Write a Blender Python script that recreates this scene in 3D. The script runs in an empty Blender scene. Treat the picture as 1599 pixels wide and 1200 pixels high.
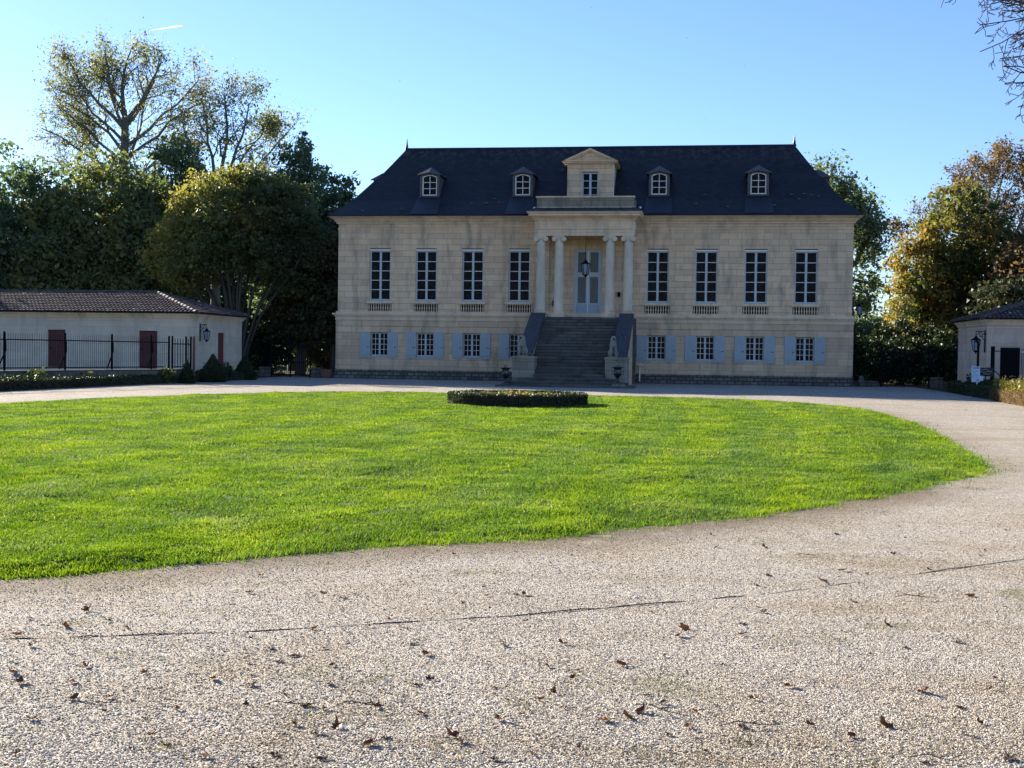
import bpy, math, random
import numpy as np
from mathutils import Vector
R = math.radians
sc = bpy.context.scene
col = sc.collection

# ------------------------------------------------------------------ camera, sky, sun, exposure
cd = bpy.data.cameras.new('camera')
cam = bpy.data.objects.new('camera', cd)
col.objects.link(cam)
cd.sensor_width = 36
cd.lens = 36 * 1980.9 / 1599
cd.clip_end = 30000
cd.clip_start = 0.05
YAW, PIT, ROL = 0.147341, 0.025178, 0.01375
fwd = Vector((-math.sin(YAW) * math.cos(PIT), math.cos(YAW) * math.cos(PIT), -math.sin(PIT)))
q = fwd.to_track_quat('-Z', 'Y')
from mathutils import Quaternion
q = q @ Quaternion((0, 0, 1), ROL)
cam.rotation_mode = 'QUATERNION'
cam.rotation_quaternion = q
cam.location = (6.406, -71.854, 1.656)
sc.camera = cam

SUN_DIR = Vector((-2.3, 1.85, 1.0)).normalized()
ELEV = math.asin(SUN_DIR.z)
AZ = math.atan2(SUN_DIR.x, SUN_DIR.y)
w = bpy.data.worlds.new('World')
sc.world = w
w.use_nodes = True
nt = w.node_tree
bg = nt.nodes['Background']
sky = nt.nodes.new('ShaderNodeTexSky')
sky.sky_type = 'NISHITA'
sky.sun_disc = False
sky.sun_elevation = ELEV
sky.sun_rotation = AZ % (2 * math.pi)
sky.altitude = 0
sky.air_density = 1.0
sky.dust_density = 0.15
sky.ozone_density = 2.2
tint = nt.nodes.new('ShaderNodeMix'); tint.data_type = 'RGBA'; tint.blend_type = 'MULTIPLY'
tint.inputs[0].default_value = 1.0; tint.inputs[7].default_value = (.565, .665, .92, 1)
nt.links.new(sky.outputs[0], tint.inputs[6]); nt.links.new(tint.outputs[2], bg.inputs[0])
bg.inputs[1].default_value = 0.072
sd = bpy.data.lights.new('sun', 'SUN')
sd.energy = 5.0
sd.angle = R(0.53)
sd.color = (1.0, 0.90, 0.76)
sun = bpy.data.objects.new('sun', sd)
sun.rotation_euler = (-SUN_DIR).to_track_quat('-Z', 'Y').to_euler()
sun.location = (-60, 50, 40)
col.objects.link(sun)
sc.view_settings.view_transform = 'Standard'
sc.view_settings.look = 'None'
sc.view_settings.exposure = 1.85
sc.view_settings.gamma = 1.0
sc.cycles.max_bounces = 6
sc.cycles.diffuse_bounces = 3
sc.cycles.transparent_max_bounces = 6

# ------------------------------------------------------------------ helpers
ORG = {}


def tag(o, label=None, cat=None, group=None, kind=None):
    if label: o['label'] = label
    if cat: o['category'] = cat
    if group: o['group'] = group
    if kind: o['kind'] = kind
    return o


def empty(name, loc, label=None, cat=None, group=None):
    o = bpy.data.objects.new(name, None)
    o.location = loc
    o.empty_display_size = 0.3
    col.objects.link(o)
    ORG[o.name] = Vector(loc)
    return tag(o, label, cat, group)


def link(name, me, mat, parent=None, origin=None):
    """verts are given in world coordinates; they are shifted so the object sits at its own base"""
    o = bpy.data.objects.new(name, me)
    if mat: me.materials.append(mat)
    n = len(me.vertices)
    co = np.empty(n * 3, dtype=np.float32)
    me.vertices.foreach_get('co', co)
    co = co.reshape(-1, 3)
    if parent is not None:
        org = ORG[parent.name]
        o.parent = parent
    else:
        if origin is None:
            mn, mx = co.min(0), co.max(0)
            origin = ((mn[0] + mx[0]) / 2, (mn[1] + mx[1]) / 2, mn[2])
        org = Vector(origin)
        o.location = org
    col.objects.link(o)
    ORG[o.name] = Vector(org)
    co = co - np.array(org, dtype=np.float32)
    me.vertices.foreach_set('co', co.ravel())
    me.update()
    return o


class MB:
    def __init__(s):
        s.v = []; s.f = []

    def add(s, vs, fs):
        n = len(s.v)
        s.v += [tuple(v) for v in vs]
        s.f += [tuple(i + n for i in f) for f in fs]
        return s

    def box(s, x0, x1, y0, y1, z0, z1):
        x0, x1 = min(x0, x1), max(x0, x1); y0, y1 = min(y0, y1), max(y0, y1); z0, z1 = min(z0, z1), max(z0, z1)
        return s.add([(x0, y0, z0), (x1, y0, z0), (x1, y1, z0), (x0, y1, z0), (x0, y0, z1), (x1, y0, z1), (x1, y1, z1), (x0, y1, z1)],
                     [(0, 3, 2, 1), (4, 5, 6, 7), (0, 1, 5, 4), (1, 2, 6, 5), (2, 3, 7, 6), (3, 0, 4, 7)])

    def bar(s, a, b, w_=0.03, h=None, up=(0, 0, 1)):
        a, b = Vector(a), Vector(b)
        d = (b - a).normalized()
        u = Vector(up)
        if abs(d.dot(u)) > .98: u = Vector((1, 0, 0))
        r = d.cross(u).normalized(); u = r.cross(d)
        h = h or w_
        vs = []
        for p in (a, b):
            for i, j in ((-1, -1), (1, -1), (1, 1), (-1, 1)):
                vs.append(p + r * (i * w_ / 2) + u * (j * h / 2))
        return s.add(vs, [(0, 1, 2, 3), (7, 6, 5, 4), (0, 4, 5, 1), (1, 5, 6, 2), (2, 6, 7, 3), (3, 7, 4, 0)])

    def tube(s, pts, rad, n=6, cap=True):
        pts = [Vector(p) for p in pts]
        if not hasattr(rad, '__len__'): rad = [rad] * len(pts)
        base = len(s.v)
        d0 = (pts[1] - pts[0]).normalized()
        ref = Vector((0, 0, 1)) if abs(d0.z) < .9 else Vector((1, 0, 0))
        for i, p in enumerate(pts):
            d = (pts[min(i + 1, len(pts) - 1)] - pts[max(i - 1, 0)]).normalized()
            a = d.cross(ref)
            if a.length < 1e-4: a = d.cross(Vector((0, 1, 0)))
            a.normalize(); b = d.cross(a)
            for k in range(n):
                t = 2 * math.pi * k / n
                s.v.append(tuple(p + (a * math.cos(t) + b * math.sin(t)) * rad[i]))
        for i in range(len(pts) - 1):
            for k in range(n):
                k2 = (k + 1) % n
                s.f.append((base + i * n + k, base + i * n + k2, base + (i + 1) * n + k2, base + (i + 1) * n + k))
        if cap:
            s.f.append(tuple(base + k for k in range(n)))
            s.f.append(tuple(base + (len(pts) - 1) * n + k for k in reversed(range(n))))
        return s

    def lathe(s, prof, c, n=16):
        base = len(s.v)
        for r, z in prof:
            for k in range(n):
                t = 2 * math.pi * k / n
                s.v.append((c[0] + r * math.cos(t), c[1] + r * math.sin(t), c[2] + z))
        for i in range(len(prof) - 1):
            for k in range(n):
                k2 = (k + 1) % n
                s.f.append((base + i * n + k, base + i * n + k2, base + (i + 1) * n + k2, base + (i + 1) * n + k))
        s.f.append(tuple(base + k for k in reversed(range(n))))
        s.f.append(tuple(base + (len(prof) - 1) * n + k for k in range(n)))
        return s

    def prism(s, poly, y0, y1):
        """poly in xz, extruded along y"""
        n = len(poly)
        vs = [(x, y0, z) for x, z in poly] + [(x, y1, z) for x, z in poly]
        fs = [tuple(range(n)), tuple(reversed(range(n, 2 * n)))]
        fs += [(i, i + n, (i + 1) % n + n, (i + 1) % n) for i in range(n)]
        return s.add(vs, fs)

    def prism_x(s, poly, x0, x1):
        """poly in yz, extruded along x"""
        n = len(poly)
        vs = [(x0, y, z) for y, z in poly] + [(x1, y, z) for y, z in poly]
        fs = [tuple(range(n)), tuple(reversed(range(n, 2 * n)))]
        fs += [(i, i + n, (i + 1) % n + n, (i + 1) % n) for i in range(n)]
        return s.add(vs, fs)

    def wall(s, x0, x1, z0, z1, y, holes, depth, P=None):
        """front sheet at y with rectangular holes and their reveals; P maps (x,y,z)"""
        P = P or (lambda a, b, c: (a, b, c))
        xs = sorted({x0, x1, *[h[0] for h in holes], *[h[1] for h in holes]})
        zs = sorted({z0, z1, *[h[2] for h in holes], *[h[3] for h in holes]})
        xs = [x for x in xs if x0 <= x <= x1]; zs = [z for z in zs if z0 <= z <= z1]
        for i in range(len(xs) - 1):
            for j in range(len(zs) - 1):
                cx, cz = (xs[i] + xs[i + 1]) / 2, (zs[j] + zs[j + 1]) / 2
                if any(h[0] < cx < h[1] and h[2] < cz < h[3] for h in holes): continue
                s.add([P(xs[i], y, zs[j]), P(xs[i + 1], y, zs[j]), P(xs[i + 1], y, zs[j + 1]), P(xs[i], y, zs[j + 1])], [(0, 1, 2, 3)])
        for a, b, c, d in holes:
            a, b, c, d = max(a, x0), min(b, x1), max(c, z0), min(d, z1)
            if a >= b or c >= d: continue
            for p, q_ in (((a, c), (b, c)), ((b, c), (b, d)), ((b, d), (a, d)), ((a, d), (a, c))):
                s.add([P(p[0], y, p[1]), P(q_[0], y, q_[1]), P(q_[0], y + depth, q_[1]), P(p[0], y + depth, p[1])], [(0, 1, 2, 3)])
        return s

    def build(s, name, mat, parent=None, smooth=False, bevel=0, origin=None):
        me = bpy.data.meshes.new(name)
        me.from_pydata(s.v, [], s.f)
        o = link(name, me, mat, parent, origin)
        if smooth:
            me.polygons.foreach_set('use_smooth', [True] * len(me.polygons))
        if bevel:
            m = o.modifiers.new('bevel', 'BEVEL'); m.width = bevel; m.segments = 2; m.limit_method = 'ANGLE'
        return o


def soup(name, V, nper, mat, parent=None, tint=None, origin=None, smooth=False):
    """V: (n, nper, 3) array of separate faces"""
    n = len(V)
    me = bpy.data.meshes.new(name)
    me.vertices.add(n * nper)
    me.vertices.foreach_set('co', V.astype(np.float32).ravel())
    me.loops.add(n * nper)
    me.loops.foreach_set('vertex_index', np.arange(n * nper, dtype=np.int32))
    me.polygons.add(n)
    me.polygons.foreach_set('loop_start', np.arange(0, n * nper, nper, dtype=np.int32))
    if tint is not None:
        a = me.attributes.new('tint', 'FLOAT', 'FACE')
        a.data.foreach_set('value', tint.astype(np.float32))
    me.update(calc_edges=True)
    return link(name, me, mat, parent, origin)


# ------------------------------------------------------------------ materials
class NM:
    def __init__(s, name):
        s.m = bpy.data.materials.new(name); s.m.use_nodes = True
        s.t = s.m.node_tree; s.b = s.t.nodes['Principled BSDF']
        s.out = s.t.nodes['Material Output']

    def n(s, typ, **kw):
        nd = s.t.nodes.new(typ)
        for k, v in kw.items():
            if k.startswith('i_'):
                key = k[2:]
                key = int(key) if key.isdigit() else key.replace('_', ' ')
                sock = nd.inputs[key]
                if isinstance(v, bpy.types.NodeSocket): s.t.links.new(v, sock)
                else: sock.default_value = v
            else: setattr(nd, k, v)
        return nd

    def l(s, a, b): s.t.links.new(a, b)

    def ramp(s, fac, stops, interp='LINEAR'):
        r = s.t.nodes.new('ShaderNodeValToRGB'); r.color_ramp.interpolation = interp
        e = r.color_ramp.elements
        while len(e) < len(stops): e.new(0.5)
        for i, (p, c) in enumerate(stops):
            e[i].position = p; e[i].color = (*c, 1) if len(c) == 3 else c
        s.l(fac, r.inputs[0]); return r.outputs[0]

    def mix(s, fac, a, b, mode='MIX'):
        m = s.t.nodes.new('ShaderNodeMix'); m.data_type = 'RGBA'; m.blend_type = mode
        for sock, v in ((m.inputs[0], fac), (m.inputs[6], a), (m.inputs[7], b)):
            if isinstance(v, bpy.types.NodeSocket): s.l(v, sock)
            else: sock.default_value = v if not hasattr(v, '__len__') else (*v[:3], 1)
        return m.outputs[2]

    def math(s, op, a, b=0.0, c=None):
        m = s.t.nodes.new('ShaderNodeMath'); m.operation = op
        for i, v in enumerate((a, b) if c is None else (a, b, c)):
            if isinstance(v, bpy.types.NodeSocket): s.l(v, m.inputs[i])
            else: m.inputs[i].default_value = v
        return m.outputs[0]

    def noise(s, vec, scale, detail=4, rough=.55, out=0):
        nd = s.n('ShaderNodeTexNoise', i_Scale=scale, i_Detail=detail, i_Roughness=rough)
        if vec is not None: s.l(vec, nd.inputs['Vector'])
        return nd.outputs[out]

    def obj(s): return s.n('ShaderNodeTexCoord').outputs['Object']

    def mapping(s, vec, scale=(1, 1, 1), rot=(0, 0, 0), loc=(0, 0, 0)):
        m = s.n('ShaderNodeMapping'); s.l(vec, m.inputs[0])
        m.inputs['Scale'].default_value = scale; m.inputs['Rotation'].default_value = rot; m.inputs['Location'].default_value = loc
        return m.outputs[0]

    def bump(s, h, strength=.5, dist=.01, normal=None):
        b = s.n('ShaderNodeBump', i_Strength=strength, i_Distance=dist); s.l(h, b.inputs['Height'])
        if normal is not None: s.l(normal, b.inputs['Normal'])
        return b.outputs[0]

    def done(s, color=None, rough=.8, normal=None, spec=.3, metal=0):
        if color is not None:
            if isinstance(color, bpy.types.NodeSocket): s.l(color, s.b.inputs['Base Color'])
            else: s.b.inputs['Base Color'].default_value = (*color, 1)
        if isinstance(rough, bpy.types.NodeSocket): s.l(rough, s.b.inputs['Roughness'])
        else: s.b.inputs['Roughness'].default_value = rough
        s.b.inputs['Specular IOR Level'].default_value = spec
        s.b.inputs['Metallic'].default_value = metal
        if normal is not None: s.l(normal, s.b.inputs['Normal'])
        return s.m


def m_stone(name, c1, c2, mortar, bw=.9, bh=.335, msize=.006, stain=(.22, .19, .14), stain_amt=.5, joints=True, bumpd=.012):
    k = NM(name)
    o = k.obj()
    sep = k.n('ShaderNodeSeparateXYZ', i_0=o)
    u = k.math('ADD', sep.outputs[0], sep.outputs[1])
    cmb = k.n('ShaderNodeCombineXYZ', i_0=u, i_1=sep.outputs[2])
    n1 = k.noise(o, 1.1, 5, .6)
    n2 = k.noise(o, 9, 5, .65)
    n3 = k.noise(k.mapping(o, (1.2, 1.2, .28)), 1.5, 5, .6)
    if joints:
        b = k.n('ShaderNodeTexBrick', i_Scale=1, offset=.5, squash=1)
        k.l(cmb.outputs[0], b.inputs['Vector'])
        b.inputs['Color1'].default_value = (*c1, 1); b.inputs['Color2'].default_value = (*c2, 1)
        b.inputs['Mortar'].default_value = (*mortar, 1)
        b.inputs['Mortar Size'].default_value = msize; b.inputs['Brick Width'].default_value = bw
        b.inputs['Row Height'].default_value = bh; b.inputs['Mortar Smooth'].default_value = .3
        c = b.outputs['Color']; fac = b.outputs['Fac']
    else:
        c = k.mix(n1, c1, c2); fac = None
    c = k.mix(k.ramp(n1, [(.35, (0, 0, 0)), (.75, (1, 1, 1))]), c, k.mix(1.0, c, (.88, .85, .80), 'MULTIPLY'))
    st = k.ramp(n3, [(.5, (0, 0, 0)), (.72, (1, 1, 1))])
    c = k.mix(k.math('MULTIPLY', st, stain_amt), c, stain)
    c = k.mix(k.ramp(n2, [(.3, (.5, .5, .5)), (.7, (0, 0, 0))]), c, k.mix(1.0, c, (.80, .78, .74), 'MULTIPLY'))
    h = k.math('ADD', k.math('MULTIPLY', n2, .5), k.math('MULTIPLY', k.noise(o, 40, 3), .3))
    if fac is not None: h = k.math('SUBTRACT', h, k.math('MULTIPLY', fac, 1.2))
    return k.done(c, .9, k.bump(h, .6, bumpd), .15)


M = {}
M['stone'] = m_stone('limestone_ashlar', (.92, .645, .40), (.73, .51, .335), (.25, .21, .165), .98, .338, .007, stain_amt=.65)
M['stone_low'] = m_stone('limestone_courses', (.87, .61, .38), (.69, .475, .31), (.22, .185, .145), 1.15, .38, .007, stain_amt=.6)
M['trim'] = m_stone('limestone_trim', (.92, .685, .465), (.76, .56, .385), (.3, .25, .18), joints=False, stain_amt=.55)
M['column'] = m_stone('column_stone', (.80, .68, .50), (.68, .58, .44), (.3, .27, .22), joints=False, stain_amt=.3)
M['rough'] = m_stone('plinth_rubble', (.26, .235, .19), (.13, .12, .105), (.07, .065, .055), .42, .2, .03, stain=(.07, .07, .06), stain_amt=.9, bumpd=.05)
M['old'] = m_stone('weathered_step_stone', (.15, .14, .12), (.085, .082, .075), (.05, .05, .045), 1.3, .165, .012, stain=(.045, .05, .04), stain_amt=.85, bumpd=.02)
M['ped'] = m_stone('weathered_pedestal_stone', (.34, .30, .23), (.24, .21, .165), (.1, .09, .08), .8, .4, .008, stain=(.09, .09, .07), stain_amt=.8)
M['outwall'] = m_stone('outbuilding_render', (.78, .65, .49), (.68, .56, .43), (.36, .32, .28), 1.4, .45, .004, stain=(.36, .32, .27), stain_amt=.5, bumpd=.006)
M['outwall_pink'] = m_stone('outbuilding_pink_render', (.72, .54, .41), (.62, .46, .355), (.33, .28, .24), 1.0, .4, .004, stain=(.30, .25, .21), stain_amt=.5, bumpd=.006)
M['statue'] = m_stone('lichen_statue_stone', (.36, .34, .29), (.22, .21, .18), (.1, .1, .1), joints=False, stain=(.10, .10, .085), stain_amt=.7)
M['lowwall'] = m_stone('garden_wall_stone', (.20, .18, .15), (.13, .12, .1), (.07, .065, .06), .5, .22, .02, stain_amt=.8, stain=(.06, .065, .05), bumpd=.03)


def m_slate():
    k = NM('slate_roof')
    o = k.obj()
    sep = k.n('ShaderNodeSeparateXYZ', i_0=o)
    u = k.math('ADD', sep.outputs[0], k.math('MULTIPLY', sep.outputs[1], .37))
    cmb = k.n('ShaderNodeCombineXYZ', i_0=u, i_1=sep.outputs[2])
    b = k.n('ShaderNodeTexBrick', i_Scale=1, offset=.5)
    k.l(cmb.outputs[0], b.inputs['Vector'])
    b.inputs['Color1'].default_value = (.010, .012, .017, 1); b.inputs['Color2'].default_value = (.026, .027, .031, 1)
    b.inputs['Mortar'].default_value = (.005, .005, .007, 1)
    b.inputs['Mortar Size'].default_value = .012; b.inputs['Brick Width'].default_value = .3; b.inputs['Row Height'].default_value = .15
    n = k.noise(o, .9, 6, .65)
    top = k.n('ShaderNodeMapRange', i_0=sep.outputs[2], i_1=12.4, i_2=13.9)
    lich = k.math('MULTIPLY', top.outputs[0], k.ramp(k.noise(k.mapping(o, (1, 1, .5)), 3.5, 6, .75), [(.48, (0, 0, 0)), (.62, (1, 1, 1))]))
    c = k.mix(k.ramp(n, [(.3, (0, 0, 0)), (.7, (.6, .6, .6))]), b.outputs['Color'], (.028, .028, .032))
    c = k.mix(k.math('MULTIPLY', lich, .8), c, (.085, .075, .06))
    sp = k.n('ShaderNodeTexVoronoi', i_Scale=2.3); k.l(o, sp.inputs['Vector'])
    spot = k.ramp(sp.outputs['Distance'], [(.0, (1, 1, 1)), (.05, (0, 0, 0))])
    c = k.mix(k.math('MULTIPLY', spot, k.ramp(k.noise(o, .7, 2), [(.52, (0, 0, 0)), (.56, (1, 1, 1))])), c, (.2, .2, .2))
    r = k.math('ADD', .42, k.math('MULTIPLY', n, .25))
    return k.done(c, r, k.bump(k.math('SUBTRACT', k.math('MULTIPLY', k.noise(o, 20, 3), .3), b.outputs['Fac']), .6, .01), .25)


M['slate'] = m_slate()


def m_simple(name, color, rough=.6, var=.15, scale=12, spec=.4, metal=0, bumpd=0.003, var2=None):
    k = NM(name); o = k.obj()
    n = k.noise(o, scale, 5, .6)
    dark = tuple(c * (1 - var * 2) for c in color) if var2 is None else var2
    c = k.mix(k.ramp(n, [(.35, (0, 0, 0)), (.7, (1, 1, 1))]), dark, color)
    return k.done(c, rough, k.bump(n, .4, bumpd), spec, metal)


M['lead'] = m_simple('lead_flashing', (.032, .037, .05), .5, .15, 6)
M['coping'] = m_simple('slate_coping', (.10, .10, .105), .7, .25, 9, var2=(.02, .024, .03))
M['jamb'] = m_simple('dormer_jamb', (.11, .105, .10), .7, .15, 5)
M['dormerroof'] = m_simple('dormer_zinc', (.11, .09, .095), .6, .2, 5)
M['white'] = m_simple('window_white_paint', (.85, .78, .70), .5, .06, 8)
M['blue'] = m_simple('shutter_blue_paint', (.41, .445, .44), .55, .05, 4)
M['bluefr'] = m_simple('frame_pale_blue_paint', (.55, .57, .56), .5, .05, 6)
M['doorblue'] = m_simple('door_blue_paint', (.38, .44, .47), .5, .05, 5)
M['iron'] = m_simple('black_wrought_iron', (.014, .015, .018), .9, .2, 20, spec=.0)
M['castiron'] = m_simple('cast_iron_gloss', (.014, .016, .016), .22, .2, 10, spec=.6)
M['rust'] = m_simple('rusty_post', (.22, .10, .065), .8, .2, 10)
M['maroon'] = m_simple('maroon_boards', (.13, .04, .035), .7, .15, 6)
M['reddoor'] = m_simple('red_door_paint', (.17, .04, .035), .6, .12, 6)
M['signwhite'] = m_simple('sign_panel', (.55, .68, .80), .4, .03, 3)
M['signblack'] = m_simple('sign_black', (.012, .012, .014), .5, .1, 3)
M['terracotta'] = m_simple('terracotta', (.24, .11, .075), .8, .15, 9)
M['text'] = m_simple('sign_lettering', (.66, .66, .64), .6, .03, 3)
M['textblue'] = m_simple('sign_lettering_blue', (.12, .22, .38), .6, .03, 3)
M['paleslate'] = m_simple('pale_slate', (.13, .13, .13), .6, .1)
M['recess'] = m_simple('recess_shade', (.03, .027, .023), .9, .2, 5)  # near-black back: shade between the balusters put into the colour
def m_trail():
    k = NM('ice_cloud')
    tr = k.n('ShaderNodeBsdfTranslucent'); tr.inputs[0].default_value = (.95, .95, .95, 1)
    tp = k.n('ShaderNodeBsdfTransparent'); mx = k.n('ShaderNodeMixShader', i_0=.5)
    k.l(tp.outputs[0], mx.inputs[1]); k.l(tr.outputs[0], mx.inputs[2]); k.l(mx.outputs[0], k.out.inputs[0])
    return k.m


M['trail'] = m_trail()


def m_glass(name, c=(.005, .006, .009), c2=(.034, .022, .016), spec=.05):
    k = NM(name); o = k.obj()
    n = k.noise(k.mapping(o, (2.6, 2.6, 1.6)), 1.9, 5, .65)
    cc = k.mix(k.ramp(n, [(.48, (0, 0, 0)), (.66, (1, 1, 1))]), c, c2)
    nb = k.noise(o, 3, 2)
    return k.done(cc, .05, k.bump(nb, .15, .01), spec)


M['pane'] = m_glass('old_window_glass')
M['panedoor'] = m_glass('door_glass', (.16, .155, .15), (.20, .19, .175))
M['lampglass'] = m_simple('lamp_glass', (.30, .34, .38), .15, .05, 5)


def m_tile():
    k = NM('canal_tiles')
    a = k.n('ShaderNodeAttribute', attribute_name='tint').outputs['Fac']
    o = k.obj()
    c = k.ramp(a, [(0, (.055, .038, .038)), (.45, (.10, .065, .058)), (.75, (.14, .095, .08)), (.9, (.22, .19, .17)), (1, (.42, .40, .37))])
    n = k.noise(o, 9, 4, .65)
    c = k.mix(k.ramp(n, [(.5, (0, 0, 0)), (.7, (.7, .7, .7))]), c, (.075, .07, .062))
    return k.done(c, .8, k.bump(n, .5, .008), .25)


M['tile'] = m_tile()


def m_leaf(name, stops, transl=.35, rough=.55, huescale=.35, alt=None, altamt=.0):
    k = NM(name)
    a = k.n('ShaderNodeAttribute', attribute_name='tint').outputs['Fac']
    o = k.obj()
    c = k.ramp(a, stops)
    if alt is not None:
        n = k.noise(o, huescale, 3, .6)
        c = k.mix(k.math('MULTIPLY', k.ramp(n, [(.46, (0, 0, 0)), (.62, (1, 1, 1))]), altamt), c, alt)
    k.done(c, rough, None, .25)
    tr = k.n('ShaderNodeBsdfTranslucent')
    k.l(k.mix(1.0, c, (1.25, 1.3, .75), 'MULTIPLY'), tr.inputs['Color'])
    mx = k.n('ShaderNodeMixShader', i_0=transl)
    k.l(k.b.outputs[0], mx.inputs[1]); k.l(tr.outputs[0], mx.inputs[2])
    k.l(mx.outputs[0], k.out.inputs[0])
    return k.m


M['leaf_dark'] = m_leaf('foliage_dark_green', [(0, (.07, .105, .068)), (.6, (.125, .175, .10)), (1, (.21, .26, .13))], .48)
M['leaf_mid'] = m_leaf('foliage_mid_green', [(0, (.085, .115, .062)), (.6, (.16, .195, .085)), (1, (.22, .23, .07))], .45, alt=(.24, .20, .05), altamt=.4)
M['leaf_pale'] = m_leaf('foliage_thin_autumn', [(0, (.10, .12, .065)), (.5, (.20, .22, .10)), (1, (.42, .38, .16))], .5, alt=(.26, .18, .11), altamt=.4)
M['leaf_round'] = m_leaf('foliage_olive_autumn', [(0, (.075, .10, .05)), (.5, (.14, .16, .062)), (1, (.26, .25, .07))], .45, alt=(.26, .19, .06), altamt=.35)
M['leaf_yellow'] = m_leaf('foliage_yellowing', [(0, (.06, .08, .03)), (.55, (.12, .15, .042)), (.85, (.26, .20, .055)), (1, (.40, .21, .06))], .45, alt=(.36, .19, .055), altamt=.4)
M['leaf_brown'] = m_leaf('foliage_brown', [(0, (.09, .062, .035)), (.6, (.18, .115, .06)), (1, (.30, .18, .085))], .4)
M['leaf_hedge'] = m_leaf('hedge_leaves', [(0, (.018, .032, .012)), (.6, (.035, .055, .018)), (1, (.07, .095, .03))], .2)
M['leaf_hedge_y'] = m_leaf('hedge_leaves_yellow', [(0, (.05, .06, .015)), (.5, (.14, .13, .03)), (1, (.30, .23, .05))], .3)
M['leaf_conifer'] = m_leaf('foliage_conifer', [(0, (.035, .048, .026)), (.6, (.075, .08, .038)), (1, (.17, .115, .06))], .25)
M['flower'] = m_leaf('yellow_flowers', [(0, (.05, .07, .02)), (.5, (.12, .14, .03)), (.8, (.24, .20, .04)), (1, (.42, .22, .05))], .3)
M['agave'] = m_leaf('agave_leaves', [(0, (.18, .24, .16)), (1, (.4, .45, .36))], .1)
M['dead'] = m_leaf('dead_leaf_brown', [(0, (.025, .013, .009)), (.5, (.085, .034, .018)), (1, (.22, .10, .045))], .2)


def m_bark(name, a, b):
    k = NM(name); o = k.obj()
    n = k.noise(k.mapping(o, (4, 4, 1)), 3, 5, .7)
    return k.done(k.mix(n, a, b), .9, k.bump(n, .7, .03), .1)


M['bark'] = m_bark('bark_grey_brown', (.05, .042, .034), (.13, .115, .095))
M['bark_pale'] = m_bark('bark_pale_grey', (.10, .095, .085), (.22, .21, .19))
M['bark_twig'] = m_bark('bark_dark_twigs', (.03, .024, .022), (.085, .06, .048))

# ------------------------------------------------------------------ ground
LAWN = [(1.5, -63.5), (2.57, -62.61), (3.8, -61.5), (4.54, -61.06), (5.32, -60.48), (6.47, -59.16), (7.13, -58.38), (7.89, -57.31),
        (8.78, -56.01), (9.33, -54.95), (9.96, -53.74), (10.4, -52.65), (10.68, -51.49), (10.96, -49.4), (11.2, -46.72), (11.5, -43.08),
        (11.75, -36.79), (11.45, -30.83), (10.4, -27.6), (8.85, -25.2), (5.36, -23.58), (2.18, -23.17), (-3.33, -23.3), (-7.9, -24.6),
        (-10.7, -29.5), (-12.3, -35.0), (-12.88, -40), (-12.3, -48), (-10.3, -55), (-7.2, -60.5), (-3.4, -63.6), (-.6, -64.2)]


def catmull(P, n=6):
    out = []
    m = len(P)
    for i in range(m):
        p0, p1, p2, p3 = (np.array(P[(i + j - 1) % m]) for j in range(4))
        for k_ in range(n):
            t = k_ / n
            out.append(.5 * ((2 * p1) + (-p0 + p2) * t + (2 * p0 - 5 * p1 + 4 * p2 - p3) * t * t + (-p0 + 3 * p1 - 3 * p2 + p3) * t ** 3))
    return np.array(out)


LP = catmull(LAWN, 8)
rs = np.random.RandomState(5)
LP = LP + rs.normal(0, .025, LP.shape)


def inside(px, py, poly=LP):
    res = np.zeros(px.shape, bool)
    j = len(poly) - 1
    for i in range(len(poly)):
        xi, yi = poly[i]; xj, yj = poly[j]
        c = ((yi > py) != (yj > py)) & (px < (xj - xi) * (py - yi) / (yj - yi + 1e-12) + xi)
        res ^= c; j = i
    return res


def dist_poly(px, py, poly=LP):
    d = np.full(px.shape, 1e9)
    P0 = poly; P1 = np.roll(poly, -1, 0)
    for a, b in zip(P0, P1):
        ab = b - a; L = ab @ ab + 1e-12
        t = np.clip(((px - a[0]) * ab[0] + (py - a[1]) * ab[1]) / L, 0, 1)
        d = np.minimum(d, np.hypot(px - a[0] - t * ab[0], py - a[1] - t * ab[1]))
    return d


def vnoise(x, y, f, seed=0):
    """cheap smooth value noise"""
    x = x * f + seed * 17.3; y = y * f + seed * 9.1
    xi, yi = np.floor(x).astype(int), np.floor(y).astype(int)
    fx, fy = x - xi, y - yi
    fx, fy = fx * fx * (3 - 2 * fx), fy * fy * (3 - 2 * fy)

    def h(a, b): return (np.sin(a * 127.1 + b * 311.7 + seed) * 43758.5453) % 1.0
    return (h(xi, yi) * (1 - fx) + h(xi + 1, yi) * fx) * (1 - fy) + (h(xi, yi + 1) * (1 - fx) + h(xi + 1, yi + 1) * fx) * fy


def axis(lo, hi, step, far):
    a = list(np.arange(lo, hi + 1e-6, step))
    g, p, m = step * 1.5, hi, lo
    r, l_ = [], []
    while p < far: p += g; m -= g; r.append(p); l_.append(m); g *= 1.5
    return np.array(l_[::-1] + a + r)


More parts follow.
